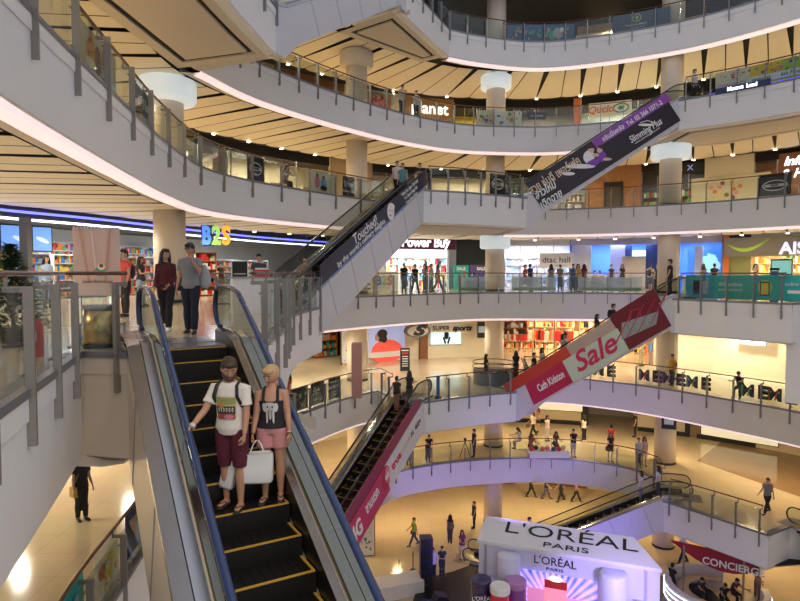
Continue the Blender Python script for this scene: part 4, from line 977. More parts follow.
b=wboard('first',20,796,1.5,2.2,1.9,BRN,'neon_sign','glowing white script neon sign at the right edge','sign',off=7.6); text('Infinit\n& Hair',.75,mat('neon_white',(1,1,1),emit=3,ecol=(.85,.85,1),var=0),b,(.0,-.04,1.0),shear=.3,bold=.01)
b=wboard('first',20,612,.0,1.3,2.6,BKK,'shop_doorway','dark shop doorway in the wooden front of the second tier','doorway',off=7.9); shapes(b,[('b',0,1.2,.9,2.1,mat('dim_interior',(.1,.06,.03)))])
# ---- lobby level (z15), far side
wallseg('lobby',15,376,384,WHW); 
shop('lobby',15,384,448,WHW,COOL,500,glass=False,head=mat('plum_fascia_sign',(.10,.005,.05),.4),goods=[WHT,GRY,BKK,RDD,SKB,YLW],label='electronics shelving under the plum sign',seed=51,n=4,hh=.75)
b=wboard('lobby',15,421,2.85,5.4,.95,mat('plum_sign',(.12,.008,.06),.4),'shop_sign','plum shop sign with bold white letters above the electronics shop','sign',off=7.6,t=.12); text('Power Buy',.95,TWE,b,(.35,-.02,.47),bold=.025,width=3.7,shear=.1)
wallseg('lobby',15,448,456,STEEL); wallseg('lobby',15,456,503,GREENBK)
shop('lobby',15,503,570,WHW,(.75,.75,1.0),520,head=WHW,goods=[WHT,LAV,GRY,SKB],label='lavender lit shelving behind the frosted glass shop',seed=55,n=3)
shop('lobby',15,570,662,BLW,(.55,.66,1.0),620,head=LAV,glass=False,seed=57)
shop('lobby',15,662,722,BLW,(.55,.66,1.0),400,head=LAV,glass=False,seed=59)
wallseg('lobby',15,722,728,ORG,off=7.8); wallseg('lobby',15,728,751,OLV,h=3.2)
shop('lobby',15,751,850,CRM,(1,.85,.6),420,head=WHW,goods=[WHT,YLW,ORG,GRN,CRM],label='warm lit phone shelving under the green swoosh sign',seed=61,n=3,hh=1.0,glass=False)
b=wboard('lobby',15,772,2.2,5.6,1.2,GREYW,'shop_sign','grey shop sign with a green swoosh and white capitals at the right','sign',off=7.5)
m=MB(); P=[(-2.6+.0,.95)]; 
top=[(-2.6+2.5*i/12, .80-.42*math.sin(PI*i/12)*(1-.35*i/12)+.35*(i/12)**2) for i in range(13)]; bot=[(-2.6+2.5*i/12, .80-.72*math.sin(PI*i/12)*(1-.4*i/12)+.35*(i/12)**2) for i in range(12,-1,-1)]
for i in range(12): m.vprism([top[i],top[i+1],bot[11-i],bot[12-i]],-.06,-.01,mat('swoosh_green',(.35,.55,.05),.4,emit=.35,ecol=(.45,.65,.1)))
m.build('swoosh',b); text('AIS',1.0,mat('ais_letters',(.75,.78,.9),emit=.9,ecol=(.75,.8,1),var=0),b,(1.05,-.03,.42),bold=.03)
b=wboard('lobby',15,781,1.0,1.25,1.05,BKK,'wall_television','flat television on the phone shop wall under the swoosh sign','television',off=9.5,frame=GRY); shapes(b,[('b',0,.52,1.1,.85,mat('tv_teal',(.1,.3,.35),emit=.6,ecol=(.15,.4,.45)))])
b=wboard('lobby',15,641,.2,2.4,2.6,mat('bright_blue_screen',(.6,.85,1),emit=1.5,ecol=(.6,.85,1.0),var=.1,scale=1),'light_wall','bright glowing pale blue screen wall in the blue shop','screen',off=10.5)
b=wboard('lobby',15,633,0,1.5,2.3,mat('beige_panel_wall',(.55,.50,.48)),'partition_screen','tall beige display panel in front of the glowing screen','panel',off=6.5,t=.3)
for px,w,h,m_,off,lb in ((617,1.0,3.2,LAV,9.5,'pale lavender pillar panel inside the blue shop'),(625,.9,3.2,NVY,9.8,'dark navy curtain panel left of the glowing screen'),(651,.8,3.2,NVY,9.8,'dark navy curtain panel right of the glowing screen'),(581,1.4,3.2,WHW,8.6,'white pillar panel at the left end of the blue shop'),(671,.7,3.1,WHW,8.8,'white pillar panel just left of the round column, blue shop'),(698,.5,3.0,WHW,9.0,'white narrow panel left of the fan logo screen')):
    wboard('lobby',15,px,0,w,h,m_,'room_divider',lb,'panel',off=off,t=.2)
for px,w,lb in ((596,2.8,'long white counter in the blue shop, behind the seated clerks'),(526,2.2,'white counter in the lavender lit phone shop'),(700,2.2,'pale counter in front of the fan logo screen')):
    wboard('lobby',15,px,0,w,1.0,WHW,'shop_counter',lb,'counter',off=8.6,t=.5)
b=wboard('lobby',15,606,2.3,3.0,.35,SKB,'light_beam','pale blue horizontal light trough on the blue shop wall','light',off=11) if False else None
b=wboard('lobby',15,708,1.0,2.6,1.9,mat('cyan_fan_screen',(.06,.22,.55),emit=.35,ecol=(.1,.35,.9)),'fan_logo_screen','blue screen with a pale cyan fan shaped logo right of the column','screen',off=9.5)
m=MB(); FC=mat('fan_cyan',(.4,.75,.8),emit=.55,ecol=(.5,.9,.95))
for i,(a0,l) in enumerate(((-.5,.75),(.15,.95),(.75,.9),(1.35,.75))):
    a1=a0+.9; m.vprism([(0-.2,.35),(-.2+l*math.sin(a0),.35+l*math.cos(a0)*1.25),(-.2+l*1.12*math.sin((a0+a1)/2),.35+l*1.3*math.cos((a0+a1)/2)),(-.2+l*math.sin(a1-.12),.35+l*math.cos(a1-.12)*1.25)],-.03,-.015,FC)
m.build('fan_logo',b)
b=wboard('lobby',15,556,1.5,2.4,1.1,WHW,'shop_sign','white sign with dark letters on the frosted phone shop','sign',off=7.7); text('dtac hall',.6,NVY,b,(0,-.03,.6),bold=.004); text('welcome',.25,GRY,b,(.3,-.03,.2))
for px,w,c1,tx in ((461,1.1,TEAL,'green'),(481,1.6,mat('indigo_poster',(.07,.05,.22)),'indigo')):
    b=wboard('lobby',15,px,.0,w,1.7,c1,'standing_banner','tall %s standing banner before the dark wall'%tx,'banner',off=6.4); shapes(b,scatter(w,1.5,[WHT,YLW,RDD] if tx=='green' else [WHT,SKB,PNK],9,px)); text('SALE',.3,TW,b,(0,-.03,1.45),bold=.01)
# counter with colourful stationery lettering, and the green promotional stand
b=board('promotion_counter','white promotion counter with orange and blue letters before the electronics shop','counter',linex(shopcurve('lobby',4.2),384),15,2.3,1.25,WHT,t=.6); text('B',.8,BLU,b,(-.45,-.03,.65),bold=.03); text('2',.8,LIM,b,(0,-.03,.65),bold=.03); text('S',.8,ORG,b,(.42,-.03,.65),bold=.03)
b=board('promotion_counter','low white counter with black letters left of the orange lettered one','counter',linex(shopcurve('lobby',4.0),365),15,1.3,1.15,WHT,t=.5); text('& C',.5,TB,b,(0,-.03,.3),bold=.02)
# ---- lower (z10)
wallseg('lower',10,-300,240,CRM); shop('lower',10,240,341,DARK,WRM,180,goods=[BRN,GRY,TEAL,ORG],label='dark clothes shelving left of the white column',seed=71,n=3,glass=False,head=CRM)
wallseg('lower',10,341,371,WALLC); b=wboard('lower',10,345,.2,.5,2.6,WHT,'wall_poster','narrow pale poster beside the round column at the lower storey','poster',off=7.7); shapes(b,scatter(.45,2.4,[PNK,GRY,SKB],8,3)); 
wallseg('lower',10,371,420,WALLC)
b=wboard('lower',10,387,.35,2.9,2.5,mat('backlit_poster_blue',(.35,.42,.62),emit=.5,ecol=(.4,.45,.8),var=.3,scale=.8),'backlit_poster','large backlit poster of a dark haired person in a red top','poster',off=7.7,frame=WHT)
shapes(b,[('e',0,.36,2.5,1.7,mat('poster_red',(.75,.10,.06),emit=.45,ecol=(.85,.1,.06))),('b',0,.18,2.8,.34,WHT),('e',-.45,1.45,.75,.8,mat('poster_hair',(.03,.025,.025))),('e',-.78,1.40,.34,.55,SKI),('e',-.38,1.62,.8,.6,mat('poster_hair',(.03,.025,.025))),('e',-.25,1.25,.5,.55,mat('poster_hair',(.03,.025,.025))),('e',-.9,1.26,.12,.07,RDD)])
wallseg('lower',10,420,428,BRN,off=7.8); wallseg('lower',10,428,500,mat('warm_cream_wall',(.85,.74,.52),.5))
b=wboard('lower',10,446,1.0,2.3,1.5,mat('screen_pale_blue',(.6,.8,.85),emit=.9,ecol=(.6,.8,.85),var=.05),'wall_screen','pale blue glowing wall screen showing a dark figure','screen',off=7.7,frame=GRY)
shapes(b,[('e',.05,.7,.35,.7,BKK),('e',.05,1.1,.2,.22,BKK),('b',-.1,.3,.15,.5,BKK,.3),('b',.22,.3,.15,.5,BKK,-.3)])
b=wboard('lower',10,452,2.0,3.1,.55,mat('sign_beige',(.62,.56,.44)),'shop_sign','long beige shop sign with black sports lettering','sign',off=6.6,t=.15); text('SUPER',.42,TB,b,(-.78,-.03,.27),bold=.01,width=1.25); text('sports',.5,TB,b,(.72,-.03,.27),bold=.03,shear=.3,width=1.45)
p=linex(shopcurve('lower',6.2),418); b=empty('oval_logo_sign',(p[0],p[1],10+2.2),p[2],'dark oval sign with a white bolt shaped letter beside the sports lettering','sign')
m=MB(); m.vprism([(.98*math.cos(2*PI*i/32),.46*math.sin(2*PI*i/32)) for i in range(32)],0,.2,mat('oval_dark',(.12,.11,.10),.4)); m.build('oval_plate',b)
m=MB(); m.vprism([(.80*math.cos(2*PI*i/32),.36*math.sin(2*PI*i/32)) for i in range(32)],-.03,-.005,mat('oval_inner',(.50,.47,.42),.4)); m.build('oval_face',b)
text('S',.9,TB,b,(0,-.04,0),bold=.06,width=1.1,shear=.3,ext=.01)
b=board('hanging_screen','dark hanging display screen beside the sports wall column','screen',linex(shopcurve('lower',6.2),483),11.6,.8,1.15,BKK,t=.15,frame=GRY); shapes(b,[('b',0,.6,.6,.45,mat('dim_screen',(.3,.33,.4),emit=.3,ecol=(.4,.45,.5)))])
b=board('information_totem','slim black information totem beside the pink advert escalator head','sign',at(405,371,10)+(.1,),10,.6,1.45,BKK,t=.12); shapes(b,[('b',0,1.3,.45,.07,WHT),('b',0,1.12,.4,.12,RDD)]+[('b',0,.92-i*.15,.36,.06,WHT) for i in range(5)])
shop('lower',10,500,655,mat('red_brown_shop_wall',(.60,.36,.20),.6),(1,.72,.42),650,glass=False,head=CRM,seed=81,depth=6,hh=.35)  # red-brown is the back wall's own colour
wallseg('lower',10,655,715,WALLC); wallseg('lower',10,715,900,mat('warm_cream_wall',(1,1,1)))
b=wboard('lower',10,754,1.9,1.5,.9,mat('screen_pale_blue2',(.6,.75,.85),emit=1.0,ecol=(.6,.78,.9)),'wall_screen','small pale blue wall screen high on the right cream wall','screen',off=7.6,frame=GRY); shapes(b,[('e',0,.45,.3,.5,BKK)])
# ---- basement (z5)
wallseg('basement',5,60,330,WALLC); wallseg('basement',5,330,520,WALLC); wallseg('basement',5,520,583,mat('cream_panel_wall',(.75,.62,.40),.4)); wallseg('basement',5,583,590,BKK,off=7.9)
wallseg('basement',5,590,640,WALLC,off=12); wallseg('basement',5,640,688,WALLC); wallseg('basement',5,688,693,BKK,off=7.9); wallseg('basement',5,693,740,mat('brown_stone_wall',(.28,.20,.13),.5)); wallseg('basement',5,740,900,mat('cream_panel_wall',(1,1,1)))
for a_,b_ in ((505,583),(640,655),(655,690),(700,760)): wallseg('basement',5,a_,b_,BKK,off=7.85,h=.28,name='baseboard_shop')
b=wboard('basement',5,560,1.0,3.4,2.0,mat('lit_cream_window',(.85,.8,.55),emit=.5,ecol=(1,.9,.6)),'lit_shop_window','lit cream shop window behind the walkers at the lower gallery','window',off=7.8,frame=BRN)
b=wboard('basement',5,742,.3,4.5,1.6,mat('lit_cream_window',(1,1,1)),'lit_shop_window','long lit shop window at the right of the lower gallery','window',off=7.8,frame=BKK)
b=board('hanging_screen','black hanging display screen on the column at the right','screen',(15.4,34.3,-.35),7.2,.8,.85,BKK,t=.15,frame=GRY); shapes(b,[('b',0,.45,.5,.35,mat('dim_screen',(1,1,1)))])
# ---- ground
L=MB(); 
for a_,b_ in ((330,620),(620,900)): wallseg('basement',0,a_,b_,WALLC,off=9)
for a_,b_ in ((440,478),(505,590)): wallseg('basement',0,a_,b_,BRN,off=8.9,h=.25,name='baseboard_shop')
# ---- black and printed boards hung behind the railing glass
def rb(run,px,z,w,h,m_,name,label,cat,z0=.08,off=.22):
    p=linex(offset(run,off),px); return board(name,label,cat,p,z+z0,w,h,m_,t=.015)
L1l=E1[0][0]
b=rb(E3[3][0],538,30,4.0,1.0,mat('deep_blue_billboard',(.02,.10,.22),.4),'mural_banner','deep blue banner with green plants on the topmost railing','banner')
shapes(b,scatter(3.6,.9,[GRN,LIM,TEAL,ORG,GRY,SKB],30,5,.0,.08,.25)+[('e',1.0,.45,.6,.6,GRY),('e',1.25,.65,.25,.3,WHT)])
b=rb(E3[3][0],636,30,3.1,1.0,mat('slate_blue_billboard',(.035,.07,.13),.4),'round_logo_banner','slate blue banner with a round lime logo on the topmost railing','banner')
shapes(b,[('e',-.2,.68,.46,.46,LIM),('e',-.2,.68,.36,.36,mat('slate_blue_billboard',(1,1,1))),('e',-.2,.72,.2,.1,LIM),('e',-.2,.62,.1,.16,LIM)]+scatter(2.6,.9,[CRM,GRY,ORG],10,8,.0,.04,.1)); text('MARK ON EARTH',.14,TW,b,(-.2,-.03,.3)); text('new collection inside',.08,TW,b,(-.2,-.03,.15))
for i,(px,m_) in enumerate(((445,SKB),(490,WHT),(587,CRM),(600,CRM),(690,TANW))):
    wboard('third',30,px,.0,[3,1.2,2.0,1.2,1.6][i],3.0,m_,'room_divider',['pale blue glass panel at the left of the topmost storey','white panel beside the column of the topmost storey','wide cream panel between the two topmost banners','narrow cream panel between the two topmost banners','tan panel right of the round lime logo'][i],'panel',off=7.55)
b=rb(L1l,104,20,2.4,1.0,mat('beige_print',(.62,.52,.36)),'printed_banner','beige banner with orange figures on the upper left railing','banner'); shapes(b,[('e',-.5,.6,.5,.5,ORG),('e',-.1,.5,.4,.6,BRN),('e',.35,.65,.35,.5,ORG),('e',-.55,.3,.6,.25,CRM),('b',0,.15,2.2,.08,WHT,.1)])
for px,w,tx,lb in ((148,1.7,'5  Floor\nFashion Zone','upper left'),(349,.85,'5 Floor\nFashion Zone','farther right of the upper sweep')):
    b=rb(L1l,px,20,w,1.0,BKK,'floor_sign','black board with white floor lettering on the %s railing'%lb,'sign'); text(tx.split('\n')[0],.40,TW,b,(0,-.02,.6),width=w*.8); text(tx.split('\n')[1],.16,TW,b,(0,-.02,.25))
b=rb(L1l,193,20,1.2,.75,WHT,'printed_sign','white board with grey letters on the upper left railing','sign'); text('STEP ST.',.24,GRY,b,(0,-.02,.42),width=1.0); text('on sale',.1,GRY,b,(0,-.02,.2))
def ovallogo(b,w=.8):
    shapes(b,[('e',0,.5,w,.55,WHT),('e',0,.5,w*.88,.45,BKK),('b',0,.5,w*.8,.14,WHT)]); text('BRAND',.12,TB,b,(0,-.035,.5),bold=.004) if False else text('SENSES',.11,TB,b,(0,-.035,.5),bold=.004)
b=rb(L1l,257,20,1.05,1.0,BKK,'logo_board','black square board with a white oval logo on the upper sweep railing','sign'); ovallogo(b)
b=rb(L1l,222,20,1.0,.9,mat('poster_olive',(.45,.40,.25)),'printed_banner','banner with two small figures on the upper sweep railing','banner'); shapes(b,[('e',-.2,.5,.16,.6,PNK),('e',.12,.5,.16,.6,RDD),('e',-.2,.8,.12,.12,SKI),('e',.12,.8,.12,.12,SKI)])
b=rb(L1l,322,20,1.9,.95,CRM,'printed_banner','cream banner showing a couple near the end of the upper sweep','banner'); shapes(b,[('e',-.3,.45,.35,.6,PNK),('e',.15,.42,.4,.55,SKB),('e',-.3,.78,.17,.2,BRN),('e',.15,.72,.17,.2,BRN),('e',.15,.2,.5,.25,BKK)])
b=rb(E1[3][0],497,20,1.0,1.0,BKK,'logo_board','black square board with a white oval logo on the upper centre landing','sign'); ovallogo(b)
b=rb(E1[6][0],772,20,1.5,1.05,BKK,'logo_board','large black board with a white oval logo at the right of the second tier','sign'); ovallogo(b,1.2)
b=rb(E2[3][0],535,25,1.1,.45,BKK,'printed_sign','small black printed strip on the third tier railing','sign',z0=.5); text('welcome',.2,GOLD,b,(0,-.02,.22))
for px,w,sd in ((505,1.9,3),(486,1.2,4)):
    b=rb(E2[3][0],px,25,w,.9,CRM,'printed_banner','cartoon print banner %s the glowing column drum'%('right of' if px>495 else 'left of'),'banner'); shapes(b,scatter(w,.9,[ORG,GRN,YLW,BLU,PNK],16,sd))
R2=E2[6][0]
for i,(px,w,cc) in enumerate(((727,1.5,CRM),(756,1.7,YLW),(786,1.7,LIM))):
    b=rb(R2,px,25,w,1.0,cc,'cartoon_banner',['cream cartoon banner with orange shapes, nearest the purple advert','yellow cartoon banner with white caption on the upper right landing','lime cartoon banner with floor lettering at the right edge'][i],'banner'); shapes(b,scatter(w,.55,[ORG,GRN,BLU,RDD,PNK,TEAL],14,px,.42)+[('b',0,.3,w*.75,.32,WHT)]); text(['THAILAND','mascots','6th Floor'][i],.24,TB if i else ORG,b,(0,-.05,.3))
m=MB(); p0=[q for q in offset(R2,.1) if 12<q.x<40]; m.tube([(q.x,q.y,25.06) for q in p0[3:]],.035,mat('neon_blue',(.05,.05,.6),emit=1.5,ecol=(.12,.1,1)),6); tag(m.build('neon_strip'),'thin blue neon strip along the foot of the upper right railing','neon light')
b=rb(R2,737,25,2.4,.28,NVY,'neon_sign','low blue neon sign with white letters under the cartoon banners','sign',z0=-.05,off=-.12); text('Mascot  Land',.24,mat('neon_white',(1,1,1)),b,(0,-.02,.14),bold=.01)
# turquoise banners on the right lobby landing
R0=E0[9][0]
TQ=mat('turquoise_banner',(.02,.46,.42),.4); TQB=mat('turquoise_blue_banner',(.02,.33,.48),.4)
b=rb(R0,702,15,1.5,.98,TQB,'turquoise_banner','blue turquoise banner with a dark gadget picture, first beside the sale escalator','banner'); shapes(b,[('b',-.25,.45,.28,.6,BKK),('b',.12,.45,.25,.55,GRY)])
b=rb(R0,733,15,1.6,.98,TQ,'turquoise_banner','turquoise banner with small pale lettering','banner'); text('AIS online',.24,TW,b,(-.1,-.02,.6)); text('แอปใหม่ง่ายกว่า',.16,TW,b,(-.1,-.02,.38))
b=rb(R0,765,15,1.6,.98,TQ,'turquoise_banner','turquoise banner with a gold phone picture','banner'); shapes(b,[('e',0,.5,.55,.6,LIM),('b',0,.45,.36,.55,BKK),('b',0,.45,.28,.45,YLW)])
b=rb(R0,792,15,1.0,.98,TQ,'turquoise_banner','turquoise banner end at the right edge with a white picture','banner'); shapes(b,[('b',.1,.35,.5,.12,WHT)]); text('online',.2,TW,b,(0,-.02,.65))
m=MB(); m.box((0,0,.6),(.26,.12,1.25),mat('blue_pillar_pad',(.02,.10,.42),.4)); m.box((0,0,1.3),(.3,.16,.1),BKK); p=linex(offset(R0,.4),774); tag(m.build('blue_queue_post',loc=(p[0],p[1],15)),'short blue post behind the turquoise banners','post')
# frosted stickers on lobby railing
FRO=bpy.data.materials.new('frosted_film'); FRO.use_nodes=True; nt=FRO.node_tree; nt.nodes.clear(); o_=nt.nodes.new('ShaderNodeOutputMaterial'); t_=nt.nodes.new('ShaderNodeBsdfTransparent'); d_=nt.nodes.new('ShaderNodeBsdfDiffuse'); d_.inputs[0].default_value=(.75,.76,.82,1); mx_=nt.nodes.new('ShaderNodeMixShader'); mx_.inputs[0].default_value=.5; nt.links.new(t_.outputs[0],mx_.inputs[1]); nt.links.new(d_.outputs[0],mx_.inputs[2]); nt.links.new(mx_.outputs[0],o_.inputs[0])
for i,(px,w) in enumerate(((392,0),(472,1.8),(534,2.6),(595,1.9),(624,1.9))):
    if not w: continue
    fr=FRO
    b=rb(E0[6][0],px,15,w,.8,fr,'frosted_sticker',['','grey frosted sticker with small figures on the railing before the dark wall','wide frosted sticker with faint lettering in front of the phone shop','frosted sticker in front of the blue shop, left of two','frosted sticker in front of the blue shop, right of two'][i],'sticker',z0=.1); text('CITY' if i>1 else 'gift',.35,GRY,b,(-.2,-.02,.5)); shapes(b,[('b',0,.12,w*.95,.16,mat('sticker_green',(.3,.45,.2)))])
# ME letters on lower right railing
RM=Em[6][0]
for i,(px,cs) in enumerate(((606,(GRN,LIM)),(652,(PNK,RDD)),(676,(mat('print_purple',(.3,.03,.3)),PNK)),(701,(TEAL,GRN)),(758,(GRN,GRN)),(786,(BRN,RDD)))):
    p=linex(offset(RM,.2),px); 
    b=empty('letter_sticker',(p[0],p[1],10.1),p[2],'%s railing sticker of two bold block letters, %s'%(['green and lime','pink and red','purple and pink','teal and green','all green','brown and red'][i],['by the sale advert','left of the yellow shirted man','under the yellow shirted man','between yellow shirt and seated person','right of the seated person','at the right edge'][i]),'sticker')
    text('M',.8,BKK,b,(-.36,-.0,.42),bold=.035,ext=.01,width=.62); text('E',.8,BKK,b,(.36,-.0,.42),bold=.05,ext=.01,width=.5)
    shapes(b,[('b',-.60,.42,.10,.55,cs[0]),('b',-.28,.42,.07,.5,cs[1],-.25),('b',.38,.55,.3,.07,cs[1]),('b',.38,.28,.3,.07,cs[0])],y=-.02)
# black picture boards on lower-left railing arc (by the woman)
RL=Em[0][0]
b=rb(RL,317,10,1.1,1.0,BKK,'picture_board','black board with grey portraits behind the blonde woman','poster'); shapes(b,scatter(1.0,.9,[GRY,WHT,BRN],16,9))
b=rb(RL,299,10,1.3,1.0,BKK,'picture_board','black board with crowded faces, next to the blonde woman head','poster') ; shapes(b,scatter(1.2,.9,[GRY,WHT,SKI],12,12))
b=rb(RL,334,10,.95,1.0,BKK,'floor_sign','black board reading floor and more in white capitals','sign') ; text('AVAILABLE AT',.13,TW,b,(0,-.02,.82)); text('2ⁿᵈ FLOOR'.replace('ⁿᵈ','nd'),.2,TW,b,(0,-.02,.58),bold=.006); text('BLACK\nSALE',.16,TW,b,(0,-.02,.28))
for i,(yy) in enumerate((9.4,11.2,13.2)):
    q_=min(offset(RL,.16),key=lambda q:abs(q.y-yy)); b=board('picture_banner',['teal picture banner on the lower left corner railing','cream picture banner on the lower left corner railing','dark blue picture banner behind the escalator cladding'][i],'banner',(q_.x,q_.y,1.72),10.08,1.3,.98,[TEAL,CRM,NVY][i],t=.015); px=i+3; shapes(b,scatter(1.2,.9,[[BKK,SKB,WHT,TEAL],[ORG,YLW,CRM],[BLU,BKK,SKI]][i],16,px,.0,.1,.35))
# ---------------------------------------------------------------- stationery and electronics store at the left of the lobby storey
FRONT=smooth([(-17,8),(-15.6,15),(-14,21),(-12.6,24.4),(-11.6,27.8),(-10.6,31.5),(-8.6,37.5),(-5.2,43.2),(-2.3,45.2)],.5)
LEDB=mat('blue_led_line',(.1,.1,.9),emit=2.6,ecol=(.12,.14,1.0),var=0); LEDW=mat('white_led_line',(1,1,1),emit=2.2,ecol=(.85,.9,1),var=0)
def rs(pts,o,z): return [(p.x,p.y,z) for p in offset(pts,o)]
m=MB(); m.strip(rs(FRONT,0,18.75),rs(FRONT,0,18.05),DARK); m.strip(rs(FRONT,0,18.05),rs(FRONT,.5,18.05),DARK); struct(m.build('wall_storefront_header'))
for zz,mm,nm,lb in ((18.35,LEDB,'blue_light_line','long curved blue light line along the store header at the left'),(18.08,LEDW,'white_light_line','long curved white light line just under the blue one')):
    m=MB(); a=[(p.x,p.y,zz) for p in offset(FRONT,-.06)]; m.tube(a,.05,mm,6); tag(m.build(nm,smooth=True),lb,'light','light lines on the store header')
INN=mat('store_inner_wall',(.62,.62,.62),.6)
m=MB(); BK=offset(smooth([(-17,8),(-15.6,15),(-14,21),(-12.6,24.4),(-11.6,27.8),(-10.6,31.5),(-8.6,37.5),(-5.2,43.2)],1.2),9.0); m.strip([(p.x,p.y,15) for p in BK],[(p.x,p.y,18.75) for p in BK],INN,True); struct(m.build('wall_store_back'))
m=MB(); m.strip([(BK[-1].x,BK[-1].y,15),(-7,55,15),(-2.6,55,15),(-2.2,45.3,15)],[(BK[-1].x,BK[-1].y,18.75),(-7,55,18.75),(-2.6,55,18.75),(-2.2,45.3,18.75)],INN,True); struct(m.build('wall_store_side'))
m=MB(); flat(m,[(p.x,p.y) for p in FRONT]+[(-2.3,54),(-34,54),(-34,8)],18.6,mat('store_dark_ceiling',(.06,.06,.065),.7)); struct(m.build('ceiling'))
for x,y,e in ((-17,22,400),(-16,28,400),(-14,34,380),(-11,40,380),(-19,15,300)): area(x,y,18.4,3,3,e,(.86,.92,1.0))
# rows of gondola shelves inside
R=random.Random(5)
GD=[WHT,RDD,SKB,YLW,PNK,GRY,GRN,ORG,BLU]
k=0
SHP=[(-16.2,21.5,'beside the blue televisions'),(-15.2,24.8,'behind the beige banner stand'),(-14.2,28.0,'behind the red shirted man'),(-13.2,31.2,'left of the big round column'),(-12.0,34.5,'just right of the big round column'),(-10.6,37.6,'under the coloured letter sign'),(-9.2,40.6,'right of the coloured letter sign'),(-17.5,17.5,'at the far left edge')]
for i,(x,y,wh) in enumerate(SHP):
    an=math.atan2(3.2,1.0)
    shelves('tall white store shelving full of small goods, '+wh,(x-.8,y+.4,an-.25),15,2.6,2.0,WHT,GD,rows=5,seed=200+i,group='shelving in the left store',goodsize=(.06,.16))
sh=shelves('red and white gift shelving between the column and the letter sign',(-9.9,30.2,.95),15,1.5,2.2,WOOD,[RDD,WHT,RDD,CRM],rows=5,seed=9,group='shelving in the left store',goodsize=(.1,.2))
# back wall shelving visible over the gondolas
for i in range(6):
    p=BK[min(len(BK)-2,4+i*4)]; q=BK[min(len(BK)-1,5+i*4)]; a=math.atan2(q.y-p.y,q.x-p.x); n_=Vector((math.sin(a),-math.cos(a)))
    shelves('full height store shelving along the back wall of the left store',(p.x+n_.x*.4,p.y+n_.y*.4,a),15,2.8,2.9,WHT,GD,rows=6,seed=300+i,group='back wall shelving in the left store',goodsize=(.08,.2))
# televisions
for i,(px,d,lb) in enumerate(((18,22.3,'blue glowing television by the store entrance, nearer the left edge'),(41,23.0,'blue glowing television by the store entrance, nearer the beige banner'))):
    x=(px-400)/F*d; b=board('store_television',lb,'television',(x,d,1.0),16.95,1.15 if i==0 else .95,.98,BKK,t=.08,group='televisions in the left store')
    shapes(b,[('b',0,.49,1.05 if i==0 else .86,.88,mat('tv_blue',(.1,.25,.7),emit=.9,ecol=(.15,.32,.85),var=.35,scale=1.2)),('e',.1,.45,.5,.16,mat('tv_pale',(.5,.65,.9),emit=.8,ecol=(.5,.65,.9)),-.4)])
m=MB(); m.box((0,0,1.55),(.28,.28,3.1),mat('dark_pillar',(.09,.09,.10),.4)); o=m.build('wall_pillar',loc=((27-400)/F*21.5,21.5,15)); struct(o)
for i,(x,y) in enumerate(((-14.3,21.6),(-13.4,23.3))):
    pass
# coloured hanging sign
x,y=(217-400)/F*29.5,29.5
b=empty('hanging_letter_sign',(x,y,17.45),.15,'blue, green and orange letters hanging before the left store','sign')
for t_,mm,xx in (('B',mat('letter_blue',(.08,.25,.85),emit=.8,ecol=(.1,.3,1)),-.46),('2',mat('letter_green',(.35,.65,.12),emit=.7,ecol=(.4,.75,.15)),0),('S',mat('letter_orange',(.9,.4,.05),emit=.8,ecol=(1,.45,.05)),.46)):
    text(t_,1.2,mm,b,(xx,0,.48),bold=.055,ext=.05,width=.42)
m=MB(); 
for xx in (-.4,.4): m.tube([(xx,0,.9),(xx,0,1.3)],.012,STEEL,5)
m.build('hanger',b)
m=MB(); m.box((-.42,.04,.5),(.6,.02,1.05),mat('letter_halo',(.04,.06,.12),emit=.0,ecol=(.5,.65,1))); m.build('halo_panel',b)  # added board standing in for the blue letter's halo, without emission
# tall black display board near the column
b=board('display_board','tall black display board with white frame beside the main escalator newel','sign',((240-400)/F*21.0,21.0,.15),15.02,.55,1.55,BKK,t=.06,frame=WHT,feet=True); shapes(b,[('b',0,1.1,.4,.05,GRY),('b',0,.9,.35,.05,GRY),('e',0,.5,.3,.3,GRY)])
# banner stand near the bin
PB=mat('banner_pinkish_beige',(.62,.46,.40),.6,var=.08,scale=2)
b=empty('banner_stand',((97.5-400)/F*12.3,12.3,15),.35,'tall pinkish beige banner stand behind the steel waste bin','banner')
m=MB(); m.box((0,.0,1.37),(.86,.012,1.36),PB); m.build('banner_cloth',b)
m=MB(); m.tube([(-.43,.02,2.06),(.43,.02,2.06)],.018,STEEL,6); m.tube([(-.43,.02,.69),(.43,.02,.69)],.018,STEEL,6)
for s in (1,-1): m.tube([(s*.3,.03,.02),(s*.3,.03,2.06)],.014,STEEL,6); m.box((s*.3,.02,.02),(.06,.42,.03),STEEL)
for i in range(14): m.ball((-.4+i*.062,0,2.06),(.012,.02,.022),WHT,6,4)
m.build('stand_frame',b)
DRP=mat('banner_drape_tone',(.55,.33,.24),.6)
shapes(b,[('b',-.22,1.5,.05,1.1,DRP,.14),('b',.20,1.5,.05,1.1,DRP,-.10),('b',-.05,1.55,.04,.9,mat('banner_drape_pale',(.75,.6,.5),.6),.1),('e',.05,1.18,.22,.18,TEAL),('e',.08,1.28,.14,.14,CRM),('e',.08,1.30,.08,.08,BRN),('e',-.03,1.16,.12,.12,ORG)],y=-.014)
text('True Romance'.replace('True ','Love '),.09,BRN,b,(0,-.016,.98),shear=.2)
